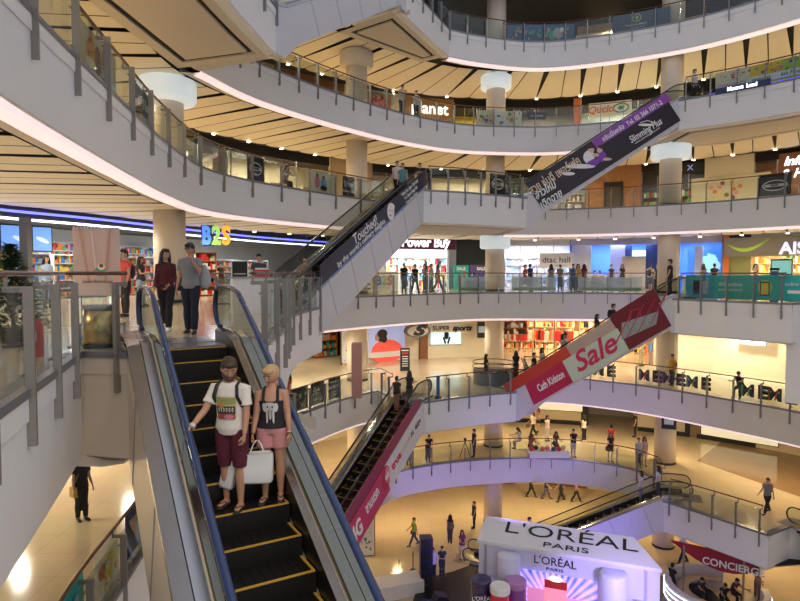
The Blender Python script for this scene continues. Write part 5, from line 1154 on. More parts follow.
# steel waste bin
bin_=empty('waste_bin',((99.5-400)/F*9.35,9.35,15),0,'brushed steel cylindrical waste bin behind the near glass railing','bin')
BINM=mat('bin_brass_steel',(.50,.36,.16),.3,.9,var=.15,scale=10)
m=MB(); m.lathe([(.245,.02),(.245,.62)],(0,0,0),BINM,32); o=m.build('bin_body',bin_); o.data.polygons.foreach_set('use_smooth',[len(p.vertices)==4 for p in o.data.polygons])
m=MB(); m.lathe([(.255,.60),(.262,.63),(.262,.655),(.18,.66),(.17,.60)],(0,0,0),STEEL,32); m.build('bin_rim',bin_,smooth=False); m=MB(); m.lathe([(.25,0),(.255,.05)],(0,0,0),BKK,32); m.build('bin_base',bin_)
# fire extinguisher
fx=empty('fire_extinguisher',((35-400)/F*8.3,8.3,15),0,'red fire extinguisher behind the near left glass railing','fire extinguisher')
XR=mat('extinguisher_red',(.55,.02,.02),.3)
m=MB(); m.lathe([(.085,.0),(.09,.02),(.09,.42),(.075,.47),(.03,.50),(.025,.53)],(0,0,0),XR,20); m.build('cylinder_body',fx,smooth=True)
m=MB(); m.tube([(0,0,.52),(0,0,.56)],.025,BKK,8); m.tube([(.0,0,.56),(.05,-.02,.61),(.12,-.04,.62)],.01,BKK,6); m.tube([(0,0,.55),(.07,-.02,.56),(.12,-.04,.57)],.01,BKK,6); m.build('valve_lever',fx)
m=MB(); m.tube([(-.02,0,.55),(-.10,-.01,.56),(-.12,-.02,.45),(-.11,-.02,.25)],.012,BKK,6); m.build('hose',fx); m=MB(); m.box((0,-.088,.28),(.1,.01,.14),WHT); m.build('paper_label',fx)
# low notices near the bin
for px,d,lb in ((84,9.7,'small white and blue floor notice left of the steel bin'),(118,9.9,'small white and blue floor notice right of the steel bin')):
    b=board('floor_notice',lb,'sign',((px-400)/F*d,d,.2),15.02,.17,.3,WHT,t=.02,frame=GRY); shapes(b,[('b',0,.08,.15,.1,SKB)])
# leafy plant
LEAF=mat('dark_green_leaf',(.02,.06,.02),.5,var=.4,scale=20); POT=mat('dark_pot',(.06,.05,.045),.5)
pl=empty('potted_fir',((12-400)/F*9.4,9.4,15),0,'bushy dark green potted tree behind the railing at the far left','plant')
m=MB(); m.lathe([(.16,0),(.2,.3),(.21,.32)],(0,0,0),POT,20); m.build('pot',pl); m=MB(); m.tube([(0,0,.3),(.02,0,.9),(0,0,1.55)],[.03,.022,.008],BRN,8); m.build('trunk',pl)
m=MB(); R=random.Random(3)
for i in range(1500):
    z=R.uniform(.4,1.6); r=(1.72-z)*.42*R.uniform(.25,1); a=R.uniform(0,2*PI); c=Vector((r*math.cos(a),r*math.sin(a),z-r*.25)); d=Vector((math.cos(a),math.sin(a),R.uniform(-.3,.7))).normalized()*R.uniform(.08,.15); s=d.cross(Vector((0,0,1))).normalized()*.024
    m.add([c-d*.4,c+s,c+d,c-s+Vector((0,0,.01))],[(0,1,2,3)],LEAF)
m.build('foliage',pl)
# information desk by the newel
ds=empty('service_desk',((255-400)/F*17.2,17.2,15),.4,'small reception desk with red box beyond the main escalator newel','desk')
m=MB(); m.box((0,0,.5),(1.3,.5,1.0),WHW); m.build('desk_body',ds); m=MB(); m.box((0,0,1.02),(1.4,.6,.04),GRY); m.build('desk_top',ds); m=MB(); m.box((.2,0,1.14),(.4,.25,.2),RDD); m.box((.2,0,1.27),(.34,.2,.05),WHT); tag(m.build('gift_box',loc=(ds.location.x,ds.location.y,15.0)),'red and white box on the reception desk','box')
# clothes racks and shelves in the lower storey sports shop
for i,(px,off,wh) in enumerate(((508,11.5,'left end of the clothes shop'),(522,11.2,'second along the clothes shop'),(537,11.5,'middle of the clothes shop, behind the lower escalator riders'),(553,11.2,'right of the middle of the clothes shop'),(568,11.5,'right end of the clothes shop seen over the banner'))):
    p=linex(shopcurve('lower',off),px); rk=empty('clothes_rack',(p[0],p[1],10),p[2],'chrome clothes rack with hanging shirts, '+wh,'clothes rack','clothes racks in the lower shop')
    m=MB(); m.tube([(-.85,0,.05),(-.85,0,1.75),(.85,0,1.75),(.85,0,.05)],.02,STEEL,6); m.box((-.85,0,.03),(.08,.5,.05),STEEL); m.box((.85,0,.03),(.08,.5,.05),STEEL); m.build('rack_frame',rk)
    R=random.Random(40+i)
    for j in range(9):
        m=MB(); xx=-.72+j*.18; c=R.choice([RDD,ORG,WHT,BKK,BRN,CRM,RDD,GRY]); h_=R.uniform(.65,.9)
        m.vprism([(xx-.20*.5,1.68-h_),(xx+.20*.5,1.68-h_),(xx+.09,1.55),(xx+.13,1.42),(xx+.17,1.47),(xx+.07,1.68),(xx-.07,1.68),(xx-.17,1.47),(xx-.13,1.42),(xx-.09,1.55)],-.22+.03*j,-.19+.03*j,c); m.build('hanging_shirt',rk)
for i,(px,) in enumerate(((505,),(525,),(545,),(565,),(590,),(625,),(645,))):
    p=linex(shopcurve('lower',13.4),px); shelves('tall warm lit clothes shelving at the back of the lower shop',p,10,1.4,3.0,CRM,[RDD,ORG,WHT,BKK,BRN,CRM,YLW],rows=5,seed=500+i,group='clothes shelving in the lower shop')
# grid of caps in the left part of the same shop
p=linex(shopcurve('lower',8.4),509); cs=shelves('wooden grid shelving of dark caps at the left of the lower shop',p,11.6,2.6,1.5,ORG,[BKK,GRY,WHT],rows=3,seed=77,group=None,goodsize=(.12,.2))
# ---- long bench and toy stall in the lower gallery
st=at(549,461,5); st=(st[0],st[1]+.35); b=empty('toy_stall',(st[0],st[1],5),.05,'low white stall table with colourful bags and toys, in the gallery above the booth','stall')
m=MB(); m.box((0,0,.52),(2.4,.9,.06),WHT); m.build('stall_top',b)
for sx in (-1,1):
    for sy in (-1,1): m=MB(); m.box((sx*1.1,sy*.38,.25),(.06,.06,.5),GRY); m.build('leg',b)
m=MB(); m.box((0,-.44,.35),(2.4,.02,.3),WHT); m.build('stall_skirt',b)
R=random.Random(8)
for i in range(7):
    c=[RDD,NVY,ORG,PNK,NVY,RDD,CRM][i]; m=MB(); m.ball((0,0,.12),(.15,.17,.13),c,10,7); m.tube([(-.08,0,.2),(0,0,.32),(.08,0,.2)],.012,c,5); o=m.build('soft_bag',smooth=True,loc=(st[0]-1.0+i*.33,st[1]+R.uniform(-.15,.15),5.55)); tag(o,['red','navy','orange','pink','dark navy','dark red','cream'][i]+' soft bag on the low white stall, '+['first','second','third','fourth','fifth','sixth','last'][i]+' from the left end','bag','soft bags on the stall')
# round kiosk bench and steel ring near the lower centre landing
b=empty('round_kiosk',(5.2,33.6,10),0,'round kiosk counter with steel hoop rails behind the centre landing','kiosk')
m=MB(); m.lathe([(1.1,0),(1.1,.7),(1.15,.75),(.9,.75)],(0,0,0),mat('kiosk_dark',(.10,.12,.13),.3),32); m.build('counter',b); 
for zz in (.95,1.2): m=MB(); m.tube([(1.15*math.cos(2*PI*i/32),1.15*math.sin(2*PI*i/32),zz) for i in range(32)],.025,RAIL,6,closed=True); m.build('hoop_rail',b)
m=MB(); m.box((0,0,.55),(.16,.16,1.1),mat('blue_pillar_pad',(1,1,1))); m.box((0,0,.03),(.34,.34,.06),BKK); p=at(438,398,10); tag(m.build('blue_queue_post',loc=(p[0],p[1],10)),'short blue post behind the lower centre landing railing','post')
m=MB(); m.box((0,0,1.35),(.5,.5,2.7),mat('red_grey_pylon',(.45,.25,.24),.5)); p=at(357,397,10); tag(m.build('thin_pylon',loc=(p[0],p[1],10)),'slim reddish pylon in front of the round column behind the pink escalator','pylon')
# ---------------------------------------------------------------- exhibition booth on the ground floor
BW=mat('booth_white',(.74,.74,.80),.4,var=.02); BL=mat('booth_painted_lilac_light',(.66,.66,.86),.35,var=.04)  # second one is the booth white with lilac stage light in its colour
zt=6.35
q=[at(478.5,517,zt),at(664,541,zt),at(661+6,571,zt),at(478,546,zt)]
# header box: front face along q[3]->q[2]; depth from q[0]/q[1]
hx0,hy0=at(477,541,zt-.35); hx1,hy1=at(662,571,zt-.35)
an=math.atan2(hy1-hy0,hx1-hx0); Wb=math.hypot(hx1-hx0,hy1-hy0)
bo=empty('exhibition_booth',((hx0+hx1)/2,(hy0+hy1)/2,0),an,'white exhibition booth with a sloping lettered roof at the bottom of the view','booth')
m=MB(); bz0,bz1=zt-.30,zt+.12; dp=1.35
m.add([(-Wb/2,0,bz0),(Wb/2,0,bz0),(Wb/2-.9,dp,bz1),(-Wb/2+.05,dp,bz1),(-Wb/2,0,bz0-.12),(Wb/2,0,bz0-.12),(Wb/2-.9,dp,bz0-.12),(-Wb/2+.05,dp,bz0-.12)],[(0,1,2,3),(4,5,1,0),(5,6,2,1),(6,7,3,2),(7,4,0,3),(7,6,5,4)],BW); m.build('sloping_roof',bo)
m=MB(); m.box((0,.25,(bz0-.12)/2),(Wb-.1,.3,bz0-.12),BL); m.build('front_wall',bo)
m=MB(); m.box((Wb/2-.5,dp/2,(bz0-.12)/2),(.12,dp-.2,bz0-.14),BW); m.build('side_wall',bo); m=MB(); m.box((-Wb/2+.3,dp/2,(bz0-.12)/2),(.12,dp-.2,bz0-.14),BW); m.build('side_wall',bo)
sl=math.atan2(bz1-bz0,dp)
text("L'ORÉAL",.92,TB,bo,(.05,.86,bz0+.86*(bz1-bz0)/dp+.02),(sl,0,0),width=4.75,bold=-.004,sy=.95)
text("PARIS",.36,TB,bo,(.0,.27,bz0+.27*(bz1-bz0)/dp+.02),(sl,0,0),width=1.6)
text("L'ORÉAL",.42,TB,bo,(-.35,.08,bz0-.42),(PI/2,0,0),width=1.5)
text("PARIS",.16,TB,bo,(-.35,.08,bz0-.70),(PI/2,0,0),width=.6)
SCR=bpy.data.materials.new('burst_screen'); SCR.use_nodes=True; nt=SCR.node_tree; bs=nt.nodes['Principled BSDF']
tc=nt.nodes.new('ShaderNodeTexCoord'); gr=nt.nodes.new('ShaderNodeTexGradient'); gr.gradient_type='RADIAL'; mp=nt.nodes.new('ShaderNodeMapping'); mp.inputs['Location'].default_value=(0,1.4,0); mp.inputs['Rotation'].default_value=(-PI/2,0,0)
nt.links.new(tc.outputs['Object'],mp.inputs['Vector']); nt.links.new(mp.outputs[0],gr.inputs[0])
mu=nt.nodes.new('ShaderNodeMath'); mu.operation='MULTIPLY'; mu.inputs[1].default_value=260; si=nt.nodes.new('ShaderNodeMath'); si.operation='SINE'; nt.links.new(gr.outputs[1],mu.inputs[0]); nt.links.new(mu.outputs[0],si.inputs[0])
nz=nt.nodes.new('ShaderNodeTexNoise'); nz.inputs['Scale'].default_value=.9; nt.links.new(tc.outputs['Object'],nz.inputs['Vector'])
ad=nt.nodes.new('ShaderNodeMath'); ad.operation='MULTIPLY_ADD'; ad.inputs[1].default_value=.14; nt.links.new(si.outputs[0],ad.inputs[0]); nt.links.new(nz.outputs[0],ad.inputs[2])
cr=nt.nodes.new('ShaderNodeValToRGB'); cr.color_ramp.elements[0].position=.30; cr.color_ramp.elements[0].color=(.02,.10,.55,1); cr.color_ramp.elements[1].position=.72; cr.color_ramp.elements[1].color=(.95,.45,.85,1); el=cr.color_ramp.elements.new(.5); el.color=(.35,.3,.95,1)
nt.links.new(ad.outputs[0],cr.inputs[0]); nt.links.new(cr.outputs[0],bs.inputs['Base Color']); nt.links.new(cr.outputs[0],bs.inputs['Emission Color']); bs.inputs['Emission Strength'].default_value=.85
sc_=MB(); sw=Wb*.46; sc_.box((0,0,-1.4),(sw,.08,2.8),SCR); scr=sc_.build('video_screen',bo,loc=(-.35,.05,bz0-.85)); scr['label']='blue and pink light burst screen'
shapes(scr,[('b',-.65,-1.35,.62,1.5,mat('pack_pink',(.8,.25,.5),emit=.5,ecol=(.9,.3,.6))),('b',.05,-1.15,.8,1.9,mat('pack_red',(.85,.2,.3),emit=.6,ecol=(1,.35,.45))),('b',.75,-1.45,.62,1.4,mat('pack_pink',(1,1,1))),('b',.05,-.35,.8,.3,RDD),('b',.05,-1.1,.6,.25,WHT),('b',-.65,-1.3,.5,.3,NVY),('b',.75,-1.3,.45,.25,WHT),('e',.05,-.14,.5,.2,mat('glow_white',(1,1,1),emit=.9,ecol=(1,.9,1)))],y=-.05)
# white fluted columns on the front, big cosmetic jars
for x,r,h in ((-Wb/2+.5,.42,4.7),(-Wb/2+1.25,.42,bz0-.25),(Wb/2-1.55,.48,bz0-.3),(Wb/2-.6,.42,4.8),(-Wb/2+.9,.22,4.2),(Wb/2-1.1,.22,4.2)):
    m=MB(); m.lathe([(r,0),(r,h-.08),(r-.05,h),(.02,h)],(0,0,0),BL,28); o=m.build('round_plinth',bo,loc=(x,-.15 if r>.4 else -.55,0)); o.data.polygons.foreach_set('use_smooth',[len(p.vertices)==4 for p in o.data.polygons])
JN=mat('jar_navy',(.03,.02,.10),.2,coat=.5); JP=mat('jar_purple',(.25,.06,.35),.2,coat=.5); JR=mat('jar_red',(.7,.03,.08),.2,coat=.5)
for px,py,c1,c2,r,lb in ((481,581,JN,JN,.36,'dark purple giant cosmetic jar with white letters, leftmost before the booth'),(500,588,JR,WHT,.34,'red giant cosmetic jar with a pale lid before the booth'),(516,582,JP,mat('jar_lilac',(.45,.2,.5),.2,coat=.5),.36,'purple giant cosmetic jar before the booth')):
    z_=4.3; x,y=at(px,py,z_+.8); jr=empty('giant_jar',(x,y,z_),0,lb,'jar','giant cosmetic jars on the stage')
    m=MB(); m.lathe([(r*.95,0),(r,.05),(r,.62),(r*.97,.66)],(0,0,0),c1,28); m.build('jar_body',jr,smooth=False); m=MB(); m.lathe([(r*1.03,.66),(r*1.05,.70),(r*1.05,.86),(r*.98,.9),(.01,.9)],(0,0,0),c2,28); m.build('lid',jr)
    if c1 is JN: text("L'ORÉAL",.2,TW,jr,(0,-r-.02,.35))
    m=MB(); m.lathe([(r*1.1,-z_),(r*1.1,-.0)],(0,0,0),BKK,24); m.build('pedestal',jr)
# black stage floor, loudspeaker tower, crowd barrier
m=MB(); x0,y0=at(400,600,0); m.prism([(at(395,601,.1)[0],24.6),(15.5,24.0),(15.8,30.5),at(520,548,.1),(at(452,572,.1)),(at(420,580,.1))],0.0,.12,mat('stage_black',(.012,.012,.016),.35)); struct(m.build('floor_stage'))
x,y=at(426,585,.2); sp=empty('loudspeaker_tower',(x,y,.12),.1,'tall dark blue lit loudspeaker tower standing on the black stage','loudspeaker')
NB=mat('speaker_navy',(.02,.02,.08),.4)
for i in range(4):
    m=MB(); m.box((0,0,.45+i*.62),(.62,.6,.58),NB); c_=m.build('speaker_cabinet',sp)
    m=MB(); m.lathe([(.01,0),(.16,.01),(.2,.05),(.22,.02)],(0,0,0),BKK,16); o=m.build('speaker_cone',c_,loc=(0,-.31,.45+i*.62)); o.rotation_euler.x=PI/2
for i,(px,py) in enumerate(((440,598),(428,606))):
    x,y=at(px,py,.5); b=empty('stage_monitor',(x,y,.12),.3,['low dark stage monitor box beside the loudspeaker tower','lower dark stage box in front of the loudspeaker tower'][i],'loudspeaker','stage monitors'); m=MB(); m.vprism([(-.4,0),(.4,0),(.3,.5),(-.2,.62)],-.3,.3,NB); m.build('cabinet',b); m=MB(); m.box((0,-.31,.25),(.4,.02,.3),BKK); m.build('speaker_grille',b)
for i,px in enumerate((399,413)):
    x,y=at(px,578-i*8,0); b=empty('barrier_post',(x,y,0),0,['slim rope barrier post, nearer the pink escalator','slim rope barrier post, nearer the loudspeaker tower'][i],'barrier post','rope barrier posts'); m=MB(); m.tube([(0,0,.03),(0,0,.95)],.025,BKK,8); m.build('post',b); m=MB(); m.lathe([(.16,0),(.16,.02),(.03,.04)],(0,0,0),BKK,16); m.build('base',b); m=MB(); m.ball((0,0,.97),.04,STEEL,8,6); m.build('finial',b)
b=board('printed_pylon','picture pylon standing under the lower end of the pink advert escalator','sign',at(367,556,0)+(.2,),.0,.9,3.0,WHT,t=.15,frame=BKK); shapes(b,scatter(.8,2.8,[BKK,SKB,RDD,GRY,TEAL],18,4))
m=MB(); p=at(372,600,0); m.box((p[0]+.8,p[1]+.5,.35),(3.4,1.2,.7),WHW,.35); tag(m.build('white_platform',loc=(0,0,0)),'low white platform edge at the bottom beside the main escalator','platform')
# concierge desk
cx,cy=at(716,590,.8); cn=empty('concierge_desk',(cx,cy,0),0,'round white information desk with glowing bands under the right gallery','desk')
a0,a1=PI*.30,PI*1.95
def arc(r,z,n=28): return [(r*math.cos(a0+(a1-a0)*i/n),r*math.sin(a0+(a1-a0)*i/n),z) for i in range(n+1)]
m=MB(); m.strip(arc(2.3,0),arc(2.3,1.05),BW); m.strip(arc(2.3,1.05),arc(2.0,1.05),BW); m.strip(arc(2.0,1.05),arc(1.95,0),BW); m.build('counter',cn,smooth=False)
for z_ in (.35,.65,.9): m=MB(); m.tube(arc(2.33,z_),.02,LEDW,6); m.build('light_band',cn)
m=MB(); m.strip(arc(1.7,.72),arc(1.2,.72),mat('inner_desk_top',(.55,.45,.33),.4)); m.build('work_top',cn)
sg=empty('curved_sign',(cx+.0,cy+2.2,0),0,'curved dark red sign with white capitals over the information desk','sign')
RD2=mat('concierge_red',(.33,.015,.04),.4)
def arc2(r,z,b0,b1,n=24): return [(r*math.cos(b0+(b1-b0)*i/n),-3.0+r*math.sin(b0+(b1-b0)*i/n),z) for i in range(n+1)]
P0=at(690,545,3.0); P1=at(745,580,3.0)
A_=[Vector(at(672+12*i,543+2.6*i+.32*i*i*0,3.2)) for i in range(8)]
m=MB(); lo=[(p.x-cx,p.y-cy-2.2,2.35+.9*(1-math.sin(PI*i/9))) for i,p in enumerate(A_)]; hi=[(p.x-cx,p.y-cy-2.2,3.3) for p in A_]; lo2=[(a,b+.12,c) for a,b,c in lo]; hi2=[(a,b+.12,c) for a,b,c in hi]
m.strip(lo,hi,RD2); m.strip(lo2,hi2,RD2,True); m.strip(lo,lo2,RD2); m.build('sign_face',sg)
d_=A_[6]-A_[3]; pm=A_[5]; text('CONCIERGE',.48,TW,sg,(pm.x-cx,pm.y-cy-2.2-.08,2.72),(PI/2,0,math.atan2(d_.y,d_.x)),width=2.5,bold=.01)
m=MB(); m.tube([(hi[1][0],hi[1][1],0),(hi[1][0],hi[1][1],3.2)],.05,STEEL,8); m.build('sign_post',sg); m=MB(); m.tube([(hi[6][0],hi[6][1],0),(hi[6][0],hi[6][1],3.2)],.05,STEEL,8); m.build('sign_post',sg)
# ---------------------------------------------------------------- crowd
K=(.02,.02,.022)
def onrun(run,px,off): return linex(offset(run,off),px)
def pp(key,run,px,off,z,rz,label,**k):
    q=onrun(run,px,off)
    if q: return crowd(key,q[0],q[1],z,rz,label,**k)
def keep(x,y,z,d=.55):
    for kk,(zz,L,R_) in EDGE.items():
        if abs(zz-z)<.2:
            N=normals(L); P=Vector((x,y)); i=min(range(len(L)),key=lambda i:(L[i]-P).length); s=(P-L[i]).dot(N[i])
            if s<d and (P-L[i]).length<1.5: P=P+N[i]*(d-s); return P.x,P.y
    return x,y
def pf(key,px,py,z,rz,label,**k):
    x,y=keep(*at(px,py,z),z); return crowd(key,x,y,z,rz,label,**k)
# third tier, two men leaning on the railing
T2=E2[3][0]
pp('m_lean',T2,402,.55,25,.1,'man in a pale grey shirt leaning on the third tier railing, left of two',top=(.5,.5,.52),bot=K,group=None)
pp('m_fold',T2,416,.75,25,.3,'man in a white shirt with folded arms at the third tier railing, right of two',top=(.65,.65,.65),bot=K,group=None)
pp('m_stand',E2[6][0],690,1.0,25,.6,'person in a white shirt behind the head of the purple advert escalator',top=(.6,.62,.66),bot=K,group=None)
# second tier
pp('m_stand',E1[0][0],368,1.3,20,2.2,'person in dark clothes behind the upper railing left of the food escalator top',top=K,bot=K,group=None)
pp('f_sit',E1[0][0],286,1.6,20,.8,'dark haired person in grey sitting behind the long upper railing',top=(.2,.2,.22),bot=K,hair=None,group=None)
crowd('m_stand',1.0,31.0,20,-.5,'man in a dark suit jacket standing at the top of the food escalator',top=K,bot=K,group=None)
g1=e1
def onesc(e,s,y,key,rz,label,**k):
    r,kk,D,H,od=e; c=r.rotation_euler.z; st=math.floor(s/.4)*.4+.2; z=min(max(kk*(st-.2),0),H)+r.location.z+.008
    x=r.location.x+st*math.cos(c)-y*math.sin(c); yy=r.location.y+st*math.sin(c)+y*math.cos(c)
    return crowd(key,x,yy,z,c+rz,label,**k)
onesc(e1,9.4,.22,'m_stand',-PI/2+.4,'man in a white shirt riding the food escalator near its top',top=(.6,.6,.6),bot=K,group=None)
onesc(e1,9.0,-.25,'m_stand',-PI/2+.2,'man in a teal shirt riding the food escalator, just below the white shirted man',top=(.1,.25,.28),bot=(.05,.06,.09),group=None)
# lobby storey, far side
L0=E0[6][0]
DR='before the electronics shop'
for i,(px,off,key,rz,lb,kw) in enumerate((
 (375,5.0,'m_stand',3.0,'person in tan clothes beside the white promotion counter',dict(top=(.4,.3,.2),bot=(.3,.2,.12))),
 (404,2.6,'m_stand',.2,'man in black with folded jacket, first left of the group before the electronics shop',dict(top=K,bot=K)),
 (415,2.2,'m_walk',.4,'person in all black second in the group before the electronics shop',dict(top=K,bot=K)),
 (425,3.0,'f_stand',-.5,'woman in a grey top third in the group before the electronics shop',dict(top=(.25,.25,.24),bot=(.12,.12,.13))),
 (431,3.6,'m_stand',1.0,'man in a pale shirt behind the group before the electronics shop',dict(top=(.55,.55,.55),bot=(.1,.1,.12))),
 (438,2.4,'f_walk',1.3,'woman in brown walking at the right of the group before the electronics shop',dict(top=(.30,.2,.12),bot=(.25,.15,.08))),
 (525,2.0,'m_walk',1.0,'person in a red top behind the frosted railing near the phone shop',dict(top=(.45,.03,.03),bot=K)),
 (530,2.8,'m_stand',2.2,'man in navy just behind the red topped person',dict(top=(.03,.04,.12),bot=K)),
 (551,3.4,'f_stand',3.0,'dark haired person in grey before the white phone shop sign',dict(top=(.2,.2,.23),bot=K)),
 (560,4.0,'m_stand',3.1,'person in olive standing beside the white phone shop wall',dict(top=(.22,.2,.1),bot=K)),
 (573,2.6,'m_stand',.0,'man in a blue shirt at the left of the blue shop',dict(top=(.04,.12,.35),bot=K)),
 (578,2.0,'f_stand',.3,'woman in mustard in front of the blue shirted man',dict(top=(.45,.33,.08),bot=(.05,.05,.09))),
 (584,2.8,'f_stand',2.8,'long haired person in maroon before the blue shop',dict(top=(.2,.03,.05),bot=K)),
 (592,6.5,'m_sit',.3,'seated clerk in white deeper in the blue shop, left of two',dict(top=(.6,.6,.65),bot=K)),
 (599,6.8,'m_sit',-.2,'seated clerk in white deeper in the blue shop, right of two',dict(top=(.6,.6,.7),bot=K)),
 (611,6.2,'m_stand',.4,'clerk in dark blue inside the blue shop, left of the beige panel',dict(top=(.03,.04,.15),bot=K)),
 (622,5.6,'f_stand',.1,'clerk in black inside the blue shop, right against the beige panel',dict(top=K,bot=K)),
 )): pp(key,L0,px,off,15,rz,lb,group=None,**kw)
SC0=shopcurve('lobby',3.2)
for px,off,key,rz,lb,kw in ((650,3.0,'m_shorts',2.4,'man in a white shirt and dark shorts with a backpack near the sale escalator top',dict(top=(.62,.58,.55),bot=(.1,.1,.13),bag=('backpack',(.1,.1,.12)))),
 (657,4.4,'m_stand',.2,'man in navy just right of the white shirted man with shorts',dict(top=(.03,.04,.1),bot=K)),
 (703,4.4,'f_stand',3.0,'long haired person in grey behind the blue turquoise banner',dict(top=(.25,.25,.3),bot=K)),
 (714,4.2,'m_stand',3.0,'person in black behind the turquoise banners, beside the orange post',dict(top=K,bot=K)),
 (755,6.0,'f_stand',.2,'person in brown before the warm lit phone shelving',dict(top=(.3,.18,.1),bot=K))):
    p=linex(shopcurve('lobby',off),px); crowd(key,p[0],p[1],15,rz,lb,group=None,**kw)
p=at(667,298,15); crowd('m_stand',12.55,28.15,15,-2.0,'man in a dark jacket stepping off the sale escalator at its top',top=K,bot=K,group=None,h=1.75)
# riders of the sale escalator
for s,y,key,rz,lb,kw in ((4.6,.0,'m_walk',PI/2,'man in black with a backpack striding up the sale escalator, highest rider',dict(top=K,bot=(.12,.11,.11),bag=('backpack',(.02,.02,.02)))),
 (3.6,.1,'f_walk',PI/2,'woman with long hair all in black on the sale escalator, second from the top',dict(top=K,bot=K)),
 (2.4,.2,'m_stand',PI/2+.3,'rider in a white shirt on the sale escalator, third from the top',dict(top=(.65,.65,.62),bot=(.2,.2,.22))),
 (2.0,-.2,'f_stand',PI/2,'rider in a pale pink top in front of the white shirted one',dict(top=(.6,.38,.36),bot=(.2,.2,.22))),
 (1.2,.1,'f_stand',PI/2-.3,'dark haired rider in pale clothes low on the sale escalator',dict(top=(.6,.55,.5),bot=(.3,.3,.3))),
 (.4,.0,'m_stand',PI/2,'rider in black at the foot of the sale escalator',dict(top=K,bot=K))): onesc(e3,s,y,key,rz,lb,group=None,**kw)
# riders of the pink escalator
onesc(e4,7.9,.25,'m_stand',PI/2,'man in a black shirt riding up the pink escalator, left of two',top=K,bot=(.25,.12,.08),group=None)
onesc(e4,8.3,-.22,'f_stand',PI/2,'woman with black hair and black coat on the pink escalator, right of two',top=K,bot=(.08,.07,.07),group=None)
# lower storey
pf('f_walk',486,384,10,1.5,'woman in dark clothes walking past the sports wall behind the lower centre landing',top=K,bot=(.05,.05,.06),group=None,bag=('hand',(.3,.3,.3)))
pf('f_stand',521,381,10,2.8,'dark haired person beside the foot of the sale escalator',top=K,bot=(.3,.05,.05),group=None)
pf('f_stand',289,411,10,-.8,'dark haired person just behind the blonde woman head',top=(.3,.05,.05),bot=K,group=None)
p=onrun(Em[6][0],674,1.2); crowd('m_stand',p[0],p[1],10,-1.1,'man in a yellow shirt with a dark backpack behind the lettered railing',top=(.75,.45,.04),bot=K,group=None,bag=('backpack',(.03,.03,.03)))
p=onrun(Em[6][0],743,.85); crowd('m_sit',p[0],p[1],10.0,-.9,'person in black crouching against the lettered railing at the right',top=K,bot=(.05,.05,.06),group=None)
pf('f_stand',641,366,10,.4,'woman in a patterned olive dress behind the sale advert',top=(.3,.25,.12),bot=(.3,.25,.12),group=None)
pf('m_stand',651,364,10,-.3,'man in a blue shirt behind the sale advert beside the olive dressed woman',top=(.1,.25,.45),bot=(.3,.25,.2),group=None)
pf('m_stand',82,520,10,.9,'person in black vest and trousers with a yellow bag at the lower left',top=K,bot=K,group=None,bag=('shoulder',(.42,.28,.06)),h=1.62)
# lower gallery (z 5)
TB_=Eb[3][0]
for px,py,key,rz,lb,kw in (
 (411,466,'m_lean',.2,'person in grey shorts leaning on the lower gallery railing, nearest the pink advert',dict(top=(.06,.06,.07),bot=(.18,.2,.24))),
 (430,463,'m_lean',.2,'man in a black shirt and jeans leaning on the lower gallery railing',dict(top=K,bot=(.08,.11,.17))),
 (474,457,'m_stand',-1.3,'man in black beside a camera tripod on the lower gallery',dict(top=K,bot=(.03,.03,.05))),
 (520,448,'f_sit',-1.2,'seated woman in white at the left end of the toy stall',dict(top=(.6,.6,.6),bot=(.4,.4,.5))),
 (533,436,'f_walk',-1.2,'woman in a white top and black trousers walking behind the toy stall, left of two',dict(top=(.62,.55,.5),bot=K,bag=('hand',(.25,.15,.08)))),
 (538,432,'f_skirt',-1.0,'woman in brown and black walking behind the toy stall, right of two',dict(top=(.35,.22,.16),bot=K)),
 (531,456,'f_sit',.3,'seated person in red before the toy stall',dict(top=(.45,.05,.08),bot=(.1,.1,.12))),
 (547,441,'f_stand',.5,'woman in a long white blouse behind the toy stall',dict(top=(.7,.62,.58),bot=(.65,.58,.55))),
 (555,452,'f_sit',.1,'dark haired person bending over the right end of the toy stall',dict(top=(.1,.09,.1),bot=K)),
 (573,459,'m_shorts',.1,'person in a black shirt and white shorts looking down at a phone by the railing',dict(top=K,bot=(.7,.7,.72))),
 (584,441,'f_stand',-2.6,'woman in a white shirt and black skirt holding a black bag in the lower gallery',dict(top=(.7,.68,.62),bot=K,bag=('hand',K))),
 (611,452,'m_stand',2.8,'man in a red shirt with a backpack, back turned, in the lower gallery',dict(top=(.55,.05,.03),bot=(.08,.05,.05),bag=('backpack',(.3,.03,.02)))),
 (608,464,'f_skirt',.1,'woman in a black dress with a bag at the lower gallery railing',dict(top=K,bot=K,bag=('shoulder',(.04,.03,.03)))),
 (635,437,'m_stand',-1.6,'man in a black suit bending near the wall of the lower gallery',dict(top=K,bot=K)),
 (637,468,'m_stand',.1,'man in a pale blue shirt at the railing near the blue lit escalator',dict(top=(.42,.46,.52),bot=(.05,.05,.07))),
 (644,466,'f_skirt',-.2,'woman in a pale pink dress next to the pale blue shirted man',dict(top=(.6,.42,.40),bot=(.6,.42,.40)))):
    pf(key,px,py,5,rz,lb,group=None,**kw)
onesc(e5,7.9,.2,'f_stand',-PI/2+.3,'woman in white at the head of the blue lit escalator',top=(.62,.6,.62),bot=(.2,.2,.3),group=None)
onesc(e5,8.5,-.2,'f_stand',-PI/2-.1,'person in white shirt with dark hair just right at the blue lit escalator head',top=(.65,.63,.65),bot=(.06,.06,.12),group=None)
pf('m_walk',767,513,5,-1.1,'person in grey with a red backpack walking at the right of the lowest gallery',top=(.2,.2,.21),bot=K,group=None,bag=('backpack',(.5,.03,.06)),hair=HBLK)
onesc(e5,2.2,.1,'m_stand',PI/2,'man in a beige shirt low on the blue lit escalator, behind the booth roof',top=(.5,.42,.32),bot=K,group=None)
